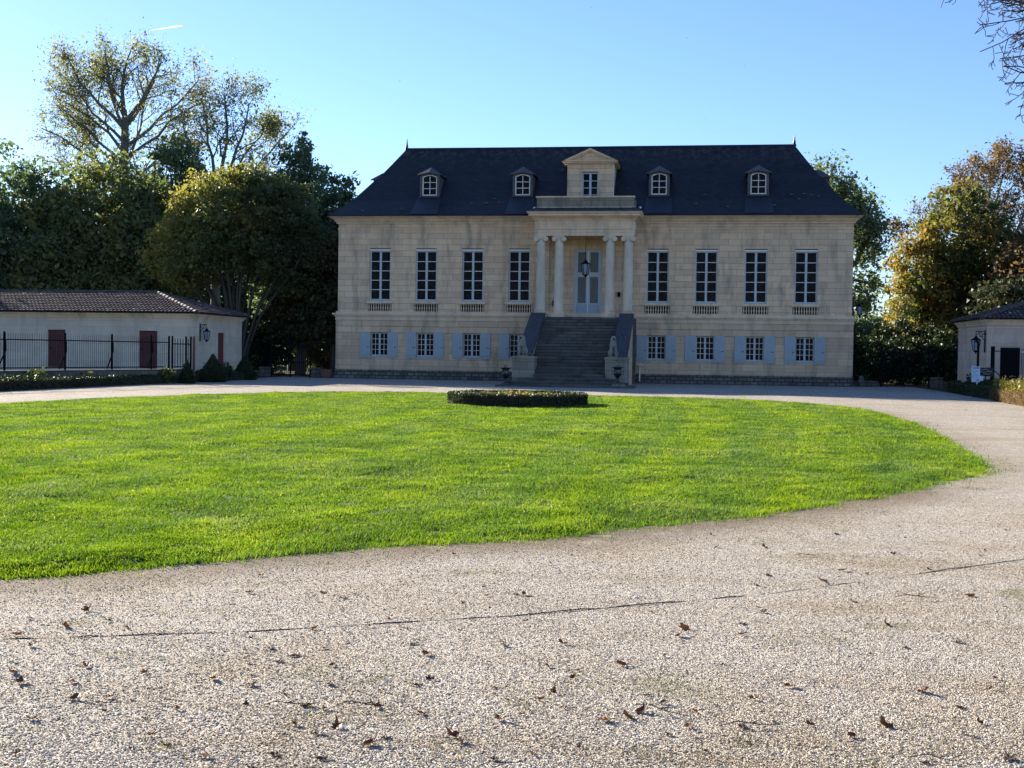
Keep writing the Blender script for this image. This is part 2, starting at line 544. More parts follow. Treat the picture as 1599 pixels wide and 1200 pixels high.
gx = axis(-26, 26, .4, 3000); gy = axis(-72, 12, .4, 3000)
GX, GY = np.meshgrid(gx, gy)
X_, Y_ = GX.ravel(), GY.ravel()
me = bpy.data.meshes.new('ground')
nx, ny = len(gx), len(gy)
me.vertices.add(nx * ny)
Zg = np.where((np.abs(X_) < 17) & (Y_ < -12), (vnoise(X_, Y_, .35, 2) - .5) * .03, 0)
me.vertices.foreach_set('co', np.stack([X_, Y_, Zg], 1).astype(np.float32).ravel())
ii, jj = np.meshgrid(np.arange(nx - 1), np.arange(ny - 1))
a = (jj * nx + ii).ravel()
F = np.stack([a, a + 1, a + 1 + nx, a + nx], 1).astype(np.int32)
me.loops.add(F.size); me.loops.foreach_set('vertex_index', F.ravel())
me.polygons.add(len(F)); me.polygons.foreach_set('loop_start', np.arange(0, F.size, 4, dtype=np.int32))
me.update(calc_edges=True)
dl = dist_poly(X_, Y_)
near = np.clip(1.25 - dl / .8, 0, 1)
near *= np.where(X_ < 9.5, 1, .35)
at = me.attributes.new('edge_soil', 'FLOAT', 'POINT'); at.data.foreach_set('value', near.astype(np.float32))
gm = ((np.abs(X_) > 18.2) | (Y_ > 2.0)).astype(np.float32)
at = me.attributes.new('garden', 'FLOAT', 'POINT'); at.data.foreach_set('value', gm)


def m_gravel():
    k = NM('gravel_courtyard'); o = k.obj()
    v = k.n('ShaderNodeTexVoronoi', i_Scale=115.0); k.l(o, v.inputs['Vector'])
    v2 = k.n('ShaderNodeTexVoronoi', i_Scale=38.0); k.l(k.mapping(o, loc=(3.1, 1.7, 0)), v2.inputs['Vector'])
    rnd = k.n('ShaderNodeSeparateColor'); k.l(v.outputs['Color'], rnd.inputs[0])
    c = k.ramp(rnd.outputs[0], [(0, (.20, .175, .14)), (.3, (.43, .385, .31)), (.62, (.60, .545, .455)), (.85, (.73, .68, .585)), (1, (.84, .80, .71))])
    c = k.mix(k.ramp(rnd.outputs[1], [(.86, (0, 0, 0)), (.93, (.8, .8, .8))]), c, (.25, .13, .06))
    c = k.mix(k.ramp(v.outputs['Distance'], [(.45, (0, 0, 0)), (.75, (.75, .75, .75))]), c, (.10, .085, .065))
    big = k.noise(o, .55, 5, .6)
    c = k.mix(k.ramp(big, [(.50, (0, 0, 0)), (.68, (.5, .5, .5))]), c, k.mix(1.0, c, (.74, .64, .46), 'MULTIPLY'))
    mid = k.noise(k.mapping(o, loc=(11, 4, 0)), 1.7, 6, .7)
    c = k.mix(k.ramp(mid, [(.56, (0, 0, 0)), (.70, (.6, .6, .6))]), c, (.20, .185, .08))
    trk = k.noise(k.mapping(o, (.35, 2.4, 1), rot=(0, 0, R(-28))), .8, 4, .6)
    c = k.mix(k.ramp(trk, [(.5, (0, 0, 0)), (.68, (.55, .55, .55))]), c, k.mix(1.0, c, (.72, .64, .52), 'MULTIPLY'))
    fine = k.noise(o, 6, 6, .7)
    c = k.mix(k.ramp(fine, [(.3, (.35, .35, .35)), (.6, (0, 0, 0))]), c, (.24, .20, .155))
    es = k.n('ShaderNodeAttribute', attribute_name='edge_soil').outputs['Fac']
    e2 = k.math('MULTIPLY', es, k.ramp(k.noise(o, 3.0, 6, .7), [(.28, (0, 0, 0)), (.46, (1, 1, 1))]))
    soil = k.mix(k.noise(o, 30, 4, .7), (.05, .036, .022), (.26, .20, .13))
    c = k.mix(k.math('MULTIPLY', e2, .92), c, soil)
    g = k.n('ShaderNodeAttribute', attribute_name='garden').outputs['Fac']
    c = k.mix(g, c, k.mix(k.noise(o, 2, 5, .7), (.035, .045, .015), (.07, .055, .03)))
    h = k.math('SUBTRACT', k.math('MULTIPLY', k.math('SUBTRACT', 1.0, v.outputs['Distance']), 1.0), k.math('MULTIPLY', v2.outputs['Distance'], .5))
    h = k.math('ADD', h, k.math('MULTIPLY', k.noise(o, 14, 4, .7), 1.6))
    return k.done(c, .9, k.bump(h, 1.0, .008), .1)


link('ground', me, m_gravel(), origin=(0, 0, 0))['kind'] = 'structure'

# loose pebbles in the foreground (one uncountable mass, instanced on points)
def m_pebble():
    k = NM('pebble_stone')
    oi = k.n('ShaderNodeObjectInfo').outputs['Random']
    c = k.ramp(oi, [(0, (.18, .155, .12)), (.3, (.42, .375, .295)), (.6, (.59, .535, .44)), (.85, (.73, .68, .585)), (.93, (.36, .22, .11)), (1, (.82, .78, .7))])
    loc = k.n('ShaderNodeObjectInfo').outputs['Location']
    big = k.noise(loc, .55, 5, .6)
    c = k.mix(k.ramp(big, [(.46, (0, 0, 0)), (.66, (.75, .75, .75))]), c, k.mix(1.0, c, (.70, .56, .36), 'MULTIPLY'))
    trk = k.noise(k.mapping(loc, (.35, 2.4, 1), rot=(0, 0, R(-28))), .8, 4, .6)
    c = k.mix(k.ramp(trk, [(.5, (0, 0, 0)), (.68, (.55, .55, .55))]), c, k.mix(1.0, c, (.72, .64, .52), 'MULTIPLY'))
    mid = k.noise(k.mapping(loc, loc=(11, 4, 0)), 1.7, 6, .7)
    c = k.mix(k.ramp(mid, [(.56, (0, 0, 0)), (.68, (.7, .7, .7))]), c, (.20, .185, .075))
    return k.done(c, .8, None, .15)


def pebbles():
    rng = np.random.RandomState(11)
    n = 520000
    Zc = 4.3 + (rng.rand(n) ** 1.9) * 22.0
    u = (rng.rand(n) * 2 - 1) * .72 * Zc
    px = 6.406 + u * math.cos(YAW) - Zc * math.sin(YAW)
    py = -71.854 + u * math.sin(YAW) + Zc * math.cos(YAW)
    ok = ~inside(px, py) & (rng.rand(n) > .85 * np.clip(1 - dist_poly(px, py) / .5, 0, 1))
    px, py = px[ok], py[ok]
    me = bpy.data.meshes.new('loose_gravel')
    me.vertices.add(len(px))
    pz = (vnoise(px, py, .35, 2) - .5) * .03 + .002
    me.vertices.foreach_set('co', np.stack([px, py, pz], 1).astype(np.float32).ravel())
    sc_ = rng.lognormal(0, .35, len(px)) * .0034
    at = me.attributes.new('sz', 'FLOAT', 'POINT'); at.data.foreach_set('value', sc_.astype(np.float32))
    o = bpy.data.objects.new('loose_gravel', me); col.objects.link(o)
    tag(o, 'loose pale gravel pebbles covering the foreground drive', None, None, 'stuff')
    # source pebble mesh lives only inside the node tree
    pb = bpy.data.meshes.new('pebble')
    V, Fc = [], []
    import bmesh
    bm = bmesh.new(); bmesh.ops.create_icosphere(bm, subdivisions=1, radius=1)
    r2 = random.Random(3)
    for v in bm.verts:
        v.co *= r2.uniform(.75, 1.15); v.co.z *= .5
    bm.to_mesh(pb); bm.free()
    pb.materials.append(m_pebble())
    tree = bpy.data.node_groups.new('scatter_pebbles', 'GeometryNodeTree')
    tree.interface.new_socket('Geometry', in_out='INPUT', socket_type='NodeSocketGeometry')
    tree.interface.new_socket('Geometry', in_out='OUTPUT', socket_type='NodeSocketGeometry')
    N = tree.nodes
    gi, go = N.new('NodeGroupInput'), N.new('NodeGroupOutput')
    po = bpy.data.objects.new('pebble_shape', pb)   # never linked to the scene
    oi = N.new('GeometryNodeObjectInfo'); oi.inputs['Object'].default_value = po; oi.inputs['As Instance'].default_value = True
    ip = N.new('GeometryNodeInstanceOnPoints')
    na = N.new('GeometryNodeInputNamedAttribute'); na.data_type = 'FLOAT'; na.inputs['Name'].default_value = 'sz'
    rv = N.new('FunctionNodeRandomValue'); rv.data_type = 'FLOAT_VECTOR'
    rv.inputs[0].default_value = (-.4, -.4, 0); rv.inputs[1].default_value = (.4, .4, 6.28)
    L = tree.links.new
    L(gi.outputs[0], ip.inputs['Points']); L(oi.outputs['Geometry'], ip.inputs['Instance'])
    L(rv.outputs[0], ip.inputs['Rotation']); L(na.outputs[0], ip.inputs['Scale']); L(ip.outputs[0], go.inputs[0])
    m = o.modifiers.new('scatter', 'NODES'); m.node_group = tree


pebbles()

# thin buried edging line running across the drive
mb = MB()
pts = [(-2.0, -66.4), (2.53, -65.24), (3.85, -64.74), (5.26, -64.01), (6.9, -62.89), (9.06, -60.97), (13, -57)]
rr = random.Random(4)
dense = []
for a_, b_ in zip(pts[:-1], pts[1:]):
    for t in np.linspace(0, 1, 13)[:-1]:
        x, y = a_[0] + (b_[0] - a_[0]) * t, a_[1] + (b_[1] - a_[1]) * t + rr.uniform(-.005, .005)
        zg = float((vnoise(np.array([x]), np.array([y]), .35, 2)[0] - .5) * .03)
        dense.append((x, y, zg + rr.uniform(-.004, .007)))
mb.tube(dense, .0034, 4)
o = mb.build('edging_strip', m_simple('buried_steel_edging', (.05, .04, .032), .8, .2, 20))
tag(o, 'thin dark edging strip half buried across the gravel drive', 'edging')

# ------------------------------------------------------------------ lawn
def m_lawn():
    k = NM('lawn_turf'); o = k.obj()
    n = k.noise(o, 25, 5, .7)
    c = k.mix(n, (.03, .06, .008), (.10, .15, .018))
    return k.done(c, .9, k.bump(n, .8, .03), .1)


def lawn_z(x, y, d):
    e = np.clip(d / .35, 0, 1)
    return e * .05 - .01 + e * ((vnoise(x, y, .9, 3) - .5) * .05 + (vnoise(x, y, 3.1, 4) - .5) * .025)


lx = np.arange(-13.6, 12.6, .22); ly = np.arange(-65, -22.6, .22)
ctr = np.array([0.0, -43.5])
ringsv = []
fr = 1 - np.concatenate([[0, .006, .015, .03], np.linspace(.05, 1, 60)])
for f_ in fr:
    P = ctr + (LP - ctr) * f_
    d = (1 - f_) * np.hypot(*(LP - ctr).T)
    ringsv.append(np.stack([P[:, 0], P[:, 1], lawn_z(P[:, 0], P[:, 1], d) - .012], 1))
Vv = np.concatenate(ringsv)
n_ = len(LP); Fs = []
for i in range(len(fr) - 1):
    for k_ in range(n_):
        k2 = (k_ + 1) % n_
        Fs.append((i * n_ + k_, i * n_ + k2, (i + 1) * n_ + k2, (i + 1) * n_ + k_))
me = bpy.data.meshes.new('lawn'); me.from_pydata(Vv.tolist(), [], Fs)
me.polygons.foreach_set('use_smooth', [True] * len(Fs))
link('lawn', me, m_lawn(), origin=(0, -43.5, 0))['kind'] = 'structure'


def m_grass():
    k = NM('grass_blades'); o = k.obj()
    a_ = k.n('ShaderNodeAttribute', attribute_name='tint').outputs['Fac']
    c = k.ramp(a_, [(0, (.025, .065, .008)), (.4, (.12, .215, .014)), (.8, (.225, .33, .022)), (.95, (.34, .38, .06)), (1, (.44, .40, .17))])
    st = k.noise(k.mapping(o, (1.6, .22, 1), rot=(0, 0, R(-62))), .9, 4, .6)
    c = k.mix(k.ramp(st, [(.42, (1, 1, 1)), (.58, (0, 0, 0))]), c, k.mix(1.0, c, (.78, .86, 1.5), 'MULTIPLY'))
    pt = k.noise(o, .35, 4, .6)
    # mowing passes: slightly curved alternating bands
    sp = k.n('ShaderNodeSeparateXYZ', i_0=o)
    wob = k.math('MULTIPLY', k.noise(o, .12, 2), 2.2)
    cx_ = k.math('POWER', k.math('ABSOLUTE', k.math('MULTIPLY', k.math('SUBTRACT', sp.outputs[1], 4.0), .06)), 2.0)
    ph = k.math('ADD', k.math('MULTIPLY', sp.outputs[0], 2.6), k.math('MULTIPLY', cx_, 3.0))
    sn = k.math('SINE', ph)
    band = k.math('MINIMUM', k.math('MAXIMUM', k.math('ADD', k.math('MULTIPLY', sn, 1.6), .5), 0.0), 1.0)
    c = k.mix(k.math('MULTIPLY', band, .35), c, k.mix(1.0, c, (.70, .84, .80), 'MULTIPLY'))
    line = k.math('MULTIPLY', k.math('LESS_THAN', k.math('ABSOLUTE', sn), .10), k.ramp(k.noise(o, 1.3, 3), [(.42, (0, 0, 0)), (.55, (1, 1, 1))]))
    c = k.mix(k.math('MULTIPLY', line, .6), c, k.mix(1.0, c, (.50, .62, .55), 'MULTIPLY'))
    c = k.mix(k.ramp(pt, [(.48, (0, 0, 0)), (.64, (1, 1, 1))]), c, k.mix(1.0, c, (1.12, 1.02, 2.0), 'MULTIPLY'))
    k.done(c, .75, None, .12)
    tr = k.n('ShaderNodeBsdfTranslucent'); k.l(k.mix(1.0, c, (1.3, 1.25, .6), 'MULTIPLY'), tr.inputs[0])
    mx = k.n('ShaderNodeMixShader', i_0=.40); k.l(k.b.outputs[0], mx.inputs[1]); k.l(tr.outputs[0], mx.inputs[2])
    k.l(mx.outputs[0], k.out.inputs[0])
    return k.m


def grass():
    rng = np.random.RandomState(7)
    n = 3600000
    # sample distance with density falling off
    Zc = 5.5 + 47 * rng.rand(n) ** 1.75
    u = (rng.rand(n) * 2 - 1.15) * 1.0 * Zc
    px = 6.406 + u * math.cos(YAW) - Zc * math.sin(YAW)
    py = -71.854 + u * math.sin(YAW) + Zc * math.cos(YAW)
    keep = rng.rand(n) < 1.0
    ok = inside(px, py) & keep
    px, py, Zc = px[ok], py[ok], Zc[ok]
    # a fringe straying over the edge
    m = 24000
    idx = rng.randint(0, len(LP), m)
    t = rng.rand(m)[:, None]
    E = LP[idx] * (1 - t) + LP[(idx + 1) % len(LP)] * t + rng.normal(0, .05, (m, 2)) * rng.choice([1, 1, 1.6, 4], m)[:, None]
    dcam = np.hypot(E[:, 0] - 6.4, E[:, 1] + 71.85)
    sel = (dcam < 34)
    E = E[sel]
    px = np.concatenate([px, E[:, 0]]); py = np.concatenate([py, E[:, 1]]); Zc = np.concatenate([Zc, dcam[sel]])
    RUTS = [[(1.49, -63.22), (1.6, -62.96), (1.83, -62.6), (2.15, -62.26)], [(2.22, -61.71), (2.3, -61.42), (2.4, -61.07), (2.6, -60.77), (2.74, -60.28)], [(7.43, -55.64), (8.12, -55.04), (8.52, -54.66), (8.71, -54.16), (8.75, -53.28)], [(8.99, -53.21), (9.49, -50.11), (9.84, -46.85)], [(2.37, -52.18), (2.33, -54.22), (2.05, -55.95)], [(-0.43, -56.06), (-0.45, -55.59), (-0.51, -54.78)], [(6.15, -59.21), (6.6, -58.51)]]
    rx, ry = [], []
    for pl in RUTS:
        for a_, b_ in zip(pl[:-1], pl[1:]):
            L_ = math.hypot(b_[0] - a_[0], b_[1] - a_[1]); m_ = int(L_ * 420)
            t_ = rng.rand(m_)
            rx.append(a_[0] + (b_[0] - a_[0]) * t_ + rng.normal(0, .04, m_) + .05 * np.sin(t_ * 5)); ry.append(a_[1] + (b_[1] - a_[1]) * t_ + rng.normal(0, .022, m_))
    rx, ry = np.concatenate(rx), np.concatenate(ry)
    n0 = len(px)
    px = np.concatenate([px, rx]); py = np.concatenate([py, ry]); Zc = np.concatenate([Zc, np.hypot(rx - 6.4, ry + 71.85)])
    gap = vnoise(px, py, 7.0, 41) * .6 + vnoise(px, py * 1.6, 2.3, 42) * .4
    kp = (gap > .30) | (rng.rand(len(px)) < .25); kp[n0:] = True
    n0 = int(kp[:n0].sum()); px, py, Zc = px[kp], py[kp], Zc[kp]
    d = dist_poly(px, py)
    d = np.where(inside(px, py), d, 0)
    n = len(px)
    ca, sa = math.cos(.5), math.sin(.5)
    qx, qy = px * ca + py * sa, -px * sa + py * ca
    clump = vnoise(px, py, 5.0, 8) * .45 + vnoise(px * 2.2, py * .4, 1.5, 9) * .55
    h = (.012 + .017 * clump) * rng.lognormal(0, .25, n) * np.clip(.8 + Zc / 60, .8, 1.4)
    h *= 1 + (.4 + 1.3 * vnoise(px, py, 2.6, 12)) * np.exp(-d / .14)
    h[n0:] = rng.uniform(.012, .042, len(h) - n0) * np.clip(Zc[n0:] / 14, 1, 1.4) * (.4 + vnoise(px[n0:], py[n0:], 2.5, 31))
    wd = (.0035 + .00022 * Zc) * rng.uniform(.7, 1.4, n)
    ang = rng.rand(n) * 2 * math.pi
    lean = rng.normal(0, .45, (n, 2)) * h[:, None]
    lean[:, 0] += .12 * h
    # each mowing pass lays the blades the other way
    lean[:, 1] += np.where(np.sin(px * 2.6 + 3.0 * ((py + 39.5) * .06) ** 2) > 0, .36, -.42) * h
    bz = lawn_z(px, py, d) - .004
    dx, dy = np.cos(ang) * wd, np.sin(ang) * wd
    base = np.stack([px, py, bz], 1)
    A = base + np.stack([dx, dy, 0 * dx], 1); B = base - np.stack([dx, dy, 0 * dx], 1)
    T = base + np.stack([lean[:, 0], lean[:, 1], h], 1)
    V = np.stack([A, B, T], 1)
    tint = np.clip(.25 + .5 * vnoise(px, py, 2.2, 1) * .9 + rng.normal(0, .17, n), 0, 1)
    tint[n0:] *= .6
    dry = rng.rand(n) < .025 + .05 * (vnoise(px, py, .8, 6) > .75)
    tint[dry] = rng.uniform(.9, 1, dry.sum())
    o = soup('grass', V, 3, m_grass(), None, tint, origin=(0, -43.5, 0))
    tag(o, 'sunlit short mown grass of the oval lawn', None, None, 'stuff')


grass()

# weeds sprouting in the drive
def tufts():
    rng = np.random.RandomState(21)
    C = [(4.25, -66.93), (5.42, -66.78), (5.6, -66.0), (4.68, -66.35), (7.5, -66.3), (7.1, -66.6), (6.3, -66.75), (6.9, -64.4), (7.2, -64.3), (9.2, -53.0),
         (11.2, -50.9), (11.3, -50.2), (10.9, -52.2), (8.4, -58.0), (6.9, -60.3), (7.3, -60.0), (9.9, -55.3), (5.9, -65.6), (4.9, -66.0), (6.6, -66.4), (7.6, -66.8)]
    P = []
    for cx, cy in C:
        s_ = rng.uniform(.05, .16); m = int(90 * s_ / .1)
        P.append(np.stack([cx + rng.normal(0, s_, m), cy + rng.normal(0, s_, m)], 1))
    P = np.concatenate(P); n = len(P)
    h = rng.uniform(.006, .02, n); a_ = rng.rand(n) * 6.28; wd = rng.uniform(.002, .005, n)
    base = np.stack([P[:, 0], P[:, 1], np.full(n, .004)], 1)
    D = np.stack([np.cos(a_) * wd, np.sin(a_) * wd, 0 * wd], 1)
    T = base + np.stack([rng.normal(0, .012, n), rng.normal(0, .012, n), h], 1)
    o = soup('weeds', np.stack([base + D, base - D, T], 1), 3, M['leaf_hedge_y'], None, rng.rand(n) * .8)
    tag(o, 'small yellow-green weeds and moss tufts sprouting in the gravel', None, None, 'stuff')


tufts()

# ------------------------------------------------------------------ chateau
W = 14.6
DEP = 8.8
ch = empty('chateau', (0, 0, 0), 'two storey limestone chateau with a dark slate roof and columned portico', 'mansion')
UWX = [12.09, 9.36, 6.63, 3.93]
UW = [-x for x in UWX] + UWX[::-1]
HALF, WZ0, WZ1 = .62, 4.52, 7.57
GH, GZ0, GZ1 = .50, 1.33, 2.69

holes_u = [(c - HALF, c + HALF, WZ0, WZ1) for c in UW] + [(c - .70, c + .70, 3.94, 4.36) for c in UW]
holes_u.append((-.82, .82, 3.62, 7.56))
mb = MB()
mb.wall(-W, W, 3.88, 9.0, 0, [h for h in holes_u], .22)
mb.wall(-.82, .82, 3.62, 3.88, 0, [], .2) if False else None
# back of the balustrade recesses

# sides and back
for sx in (-1, 1):
    P = (lambda s: (lambda a, b, c: (s * (W - b), a, c)))(sx)
    mb.wall(0, DEP, 3.88, 9.0, 0, [], .2, P)
mb.add([(-W, DEP, 0), (W, DEP, 0), (W, DEP, 9), (-W, DEP, 9)], [(0, 1, 2, 3)])
mb.build('wall', M['stone'], ch)

# lower wall with recessed course joints
mb = MB()
LW = W + .06
holes_g = [(c - GH, c + GH, GZ0, GZ1) for c in UW]
mb.wall(-LW, LW, .5, 3.62, -.05, holes_g, .24)
for sx in (-1, 1):
    P = (lambda s: (lambda a, b, c: (s * (LW - b), a, c)))(sx)
    mb.wall(-.05, DEP, .5, 3.62, 0, [], .2, P)
zc = [.56, .94, 1.33, 1.71, 2.09, 2.47, 2.69, 3.06, 3.40]
for i in range(len(zc) - 1):
    z0, z1 = zc[i] + .012, zc[i + 1] - .012
    segs = [(-LW - .03, LW + .03)]
    if z0 < GZ1 - .05 and z1 > GZ0 + .05:
        segs = []
        x = -LW - .03
        for c in UW:
            segs.append((x, c - GH - .002)); x = c + GH + .002
        segs.append((x, LW + .03))
    for a_, b_ in segs: mb.box(a_, b_, -.078, -.03, z0, z1)
    for sx in (-1, 1):
        mb.box(sx * (LW - .02), sx * (LW + .029), -.02, DEP, z0, z1)
mb.build('lower_wall', M['stone_low'], ch)

# voussoirs over the openings: slim proud wedges
mb = MB()
for c in UW:
    mb = MB()
    for z0, z1, hw, yy, nn in ((2.72, 3.05, .55, -.088, 5),):
        for i in range(nn):
            t0 = -1 + 2 * i / nn + .035; t1 = -1 + 2 * (i + 1) / nn - .035
            mb.prism([(c + t0 * hw, z0), (c + t1 * hw, z0), (c + t1 * hw * 1.32, z1), (c + t0 * hw * 1.32, z1)], yy, yy + .02)
    mb.build('lintel', M['stone_low'], ch)
for c in UW:
    mb = MB()
    hw = .62
    for i in range(5):
        t0 = -1 + 2 * i / 5 + .03; t1 = -1 + 2 * (i + 1) / 5 - .03
        mb.prism([(c + t0 * hw, 7.60), (c + t1 * hw, 7.60), (c + t1 * hw * 1.3, 8.02), (c + t0 * hw * 1.3, 8.02)], -.008, .012)
    mb.build('upper_lintel', M['stone'], ch)

mb = MB(); mb.box(-LW - .06, LW + .06, -.13, DEP + .05, -.2, .52)
mb.build('plinth', M['rough'], ch)

# string course between the floors
mb = MB()
mb.box(-LW - .05, LW + .05, -.13, DEP, 3.40, 3.62)
mb.box(-LW - .12, LW + .12, -.2, DEP + .02, 3.62, 3.70)
mb.box(-LW - .2, LW + .2, -.28, DEP + .04, 3.70, 3.80)
mb.box(-LW - .03, LW + .03, -.10, DEP, 3.80, 3.90)
mb.build('string_course', M['trim'], ch)
mb = MB()
mb.box(-W - .035, W + .035, -.035, DEP, 3.91, 4.02)
for c in UW: pass
mb.build('base_band', M['stone'], ch) if False else None

# cornice
mb = MB()
mb.box(-W - .04, W + .04, -.04, DEP + .04, 8.66, 8.72)
mb.box(-W - .10, W + .10, -.10, DEP + .1, 8.98, 9.08)
mb.box(-W - .16, W + .16, -.16, DEP + .16, 9.08, 9.16)
x = -W
while x < W:
    mb.box(x, x + .055, -.205, -.155, 9.085, 9.15); x += .11
mb.box(-W - .22, W + .22, -.24, DEP + .24, 9.16, 9.24)
mb.add(*(lambda a, b, z0, z1: ([(-W - a, -a, z0), (W + a, -a, z0), (W + a, DEP + a, z0), (-W - a, DEP + a, z0), (-W - b, -b, z1), (W + b, -b, z1), (W + b, DEP + b, z1), (-W - b, DEP + b, z1)],
         [(0, 3, 2, 1), (4, 5, 6, 7), (0, 1, 5, 4), (1, 2, 6, 5), (2, 3, 7, 6), (3, 0, 4, 7)]))(.3, .50, 9.24, 9.38))
mb.build('cornice', M['trim'], ch)

# bell cast slate roof
EX, EY0 = 14.98, -.62
PROF = [(0, 9.385), (.004, 9.43), (.10, 9.77), (.2, 10.12), (.28, 10.41), (.40, 10.97), (.55, 11.68), (.65, 12.11), (.8, 12.9), (1.0, 13.98)]
INX, INY = EX - 11.65, 4.4 - EY0


def rp(s): return EX - INX * s, EY0 + INY * s


def roof_z(s):
    for (a0, z0), (a1, z1) in zip(PROF[:-1], PROF[1:]):
        if a0 <= s <= a1: return z0 + (z1 - z0) * (s - a0) / (a1 - a0)
    return PROF[-1][1]


def roof_y(z):
    for (a0, z0), (a1, z1) in zip(PROF[:-1], PROF[1:]):
        if z0 <= z <= z1: return EY0 + INY * (a0 + (a1 - a0) * (z - z0) / (z1 - z0))
    return 4.4


mb = MB()
for s, z in PROF:
    x, y = rp(s); y2 = DEP - y
    # slight sag along the eaves keeps the long lines from being ruler straight
    mb.v += [(-x, y, z), (x, y, z), (x, y2, z), (-x, y2, z)]
for i in range(len(PROF) - 1):
    for k_ in range(4):
        k2 = (k_ + 1) % 4
        mb.f.append((i * 4 + k_, i * 4 + k2, (i + 1) * 4 + k2, (i + 1) * 4 + k_))
mb.f.append((3, 2, 1, 0))
roof = mb.build('roof', M['slate'], ch)
mb = MB()
mb.tube([(-11.7, 4.4, 13.99), (-4, 4.4, 13.975), (3, 4.4, 13.985), (11.7, 4.4, 13.99)], .075, 6)
mb.build('ridge_cap', M['lead'], roof)
for sx in (-1, 1):
    mb = MB(); mb.lathe([(.13, 0), (.11, .08), (.07, .14), (.085, .2), (.06, .3), (.02, .66)], (sx * 11.62, 4.4, 13.96), 8)
    mb.build('finial', M['lead'], roof)
# snow hooks / pale slipped slates
mb = MB()
rr = random.Random(8)
for px_, z in [(-6.9, 10.2), (-6.1, 10.2), (-5.3, 10.25), (-13.2, 9.7), (-1.9, 12.4), (-5.6, 10.5), (5.9, 10.1), (6.4, 10.7), (11.2, 10.7), (11.9, 10.75), (12.3, 10.65), (11.6, 10.4), (12.7, 10.6), (10.2, 10.0), (7.7, 9.9), (-10.9, 9.8)]:
    y = roof_y(z)
    mb = MB(); mb.box(px_, px_ + rr.uniform(.1, .22), y - .035, y + .02, z, z + .045)
    mb.build('slipped_slate', M['paleslate'], roof)


# windows -------------------------------------------------------------
def sash(mb, x0, x1, z0, z1, y, ncol, nrow, fr=.055, mul=.03, cen=.12, bars=None):
    """two casements meeting at a centre mullion"""
    t = .06
    mb.box(x0, x0 + fr, y, y + t, z0, z1); mb.box(x1 - fr, x1, y, y + t, z0, z1)
    mb.box(x0 + fr, x1 - fr, y, y + t, z0, z0 + fr * 1.3); mb.box(x0 + fr, x1 - fr, y, y + t, z1 - fr, z1)
    c = (x0 + x1) / 2
    bars = bars or mb
    a, b = z0 + fr * 1.3, z1 - fr
    mb.box(c - cen / 2, c + cen / 2, y - .015, y + t - .005, a, b)
    for (l, r) in ((x0 + fr, c - cen / 2), (c + cen / 2, x1 - fr)):
        for i in range(1, nrow):
            z = a + (b - a) * i / nrow
            bars.box(l, r, y + .008, y + t - .01, z - mul / 2, z + mul / 2)
        for i in range(1, ncol):
            x = l + (r - l) * i / ncol
            bars.box(x - mul / 2, x + mul / 2, y + .01, y + t - .012, a, b)


for c in UW:
    mb = MB(); gb = MB()
    sash(mb, c - HALF, c + HALF, WZ0 + .02, WZ1 - .13, .15, 1, 5, .075, .038, .125, gb)
    f = mb.build('window', M['bluefr'], ch)
    for i in range(0, len(gb.v), 8):
        one = MB(); one.v = gb.v[i:i + 8]; one.f = gb.f[:6]
        one.build('glazing_bar', M['white'], f)
    mb = MB(); mb.box(c - HALF, c + HALF, .03, .2, WZ1 - .145, WZ1 - .05); mb.build('lintel_board', M['white'], f)
    mb = MB(); mb.add([(c - HALF, .19, WZ0), (c + HALF, .19, WZ0), (c + HALF, .19, WZ1), (c - HALF, .19, WZ1)], [(0, 1, 2, 3)]); mb.build('pane', M['pane'], f)
    mb = MB(); mb.box(c - HALF, c + HALF, .06, .2, WZ0 - .02, WZ0 + .05); mb.build('sill_board', M['blue'], f)
    # balustrade
    mb = MB()
    mb.box(c - .80, c + .80, -.14, .1, 4.38, 4.455); mb.box(c - .76, c + .76, -.09, .1, 4.455, 4.50)
    bal = mb.build('balustrade', M['trim'], ch)
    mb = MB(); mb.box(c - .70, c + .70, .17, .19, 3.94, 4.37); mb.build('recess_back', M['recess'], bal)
    mb = MB()
    for i in range(10):
        x = c - .63 + i * .14
        mb.lathe([(.034, 0), (.034, .04), (.02, .07), (.046, .16), (.022, .27), (.02, .33), (.036, .36), (.036, .42)], (x, -.02, 3.95), 8)
    mb.build('balusters', M['trim'], bal, smooth=False)

for i_, c in enumerate(UW):
    mb = MB(); gb = MB()
    sash(mb, c - GH, c + GH, GZ0 + .01, GZ1 - .02, .09, 2, 4, .05, .026, .11, gb)
    f = mb.build('lower_window', M['bluefr'], ch)
    gb.build('glazing_bars', M['white'], f)
    mb = MB(); mb.add([(c - GH, .125, GZ0), (c + GH, .125, GZ0), (c + GH, .125, GZ1), (c - GH, .125, GZ1)], [(0, 1, 2, 3)]); mb.build('pane', M['pane'], f)
    mb = MB(); mb.box(c - GH, c + GH, -.1, .1, GZ0 - .07, GZ0 + .015); mb.build('sill', M['blue'], f)
    for sx in (-1, 1):
        mb = MB()
        xa, xb = c + sx * (GH + .02), c + sx * (GH + .60)
        xa, xb = min(xa, xb), max(xa, xb)
        nb = 4
        for k_ in range(nb):
            l = xa + (xb - xa) * k_ / nb; r_ = xa + (xb - xa) * (k_ + 1) / nb - .006
            mb.box(l, r_, -.135, -.105, GZ0 - .10, GZ1 + .03)
        mb.box(xa + .01, xb - .01, -.165, -.13, GZ0 + .06, GZ0 + .15)
        sh = mb.build('shutter', M['blue'], ch)
        mb = MB(); mb.box(xb - .2, xb - .06, -.15, -.134, GZ0 + .5, GZ0 + .53); mb.build('shutter_catch', M['iron'], sh)

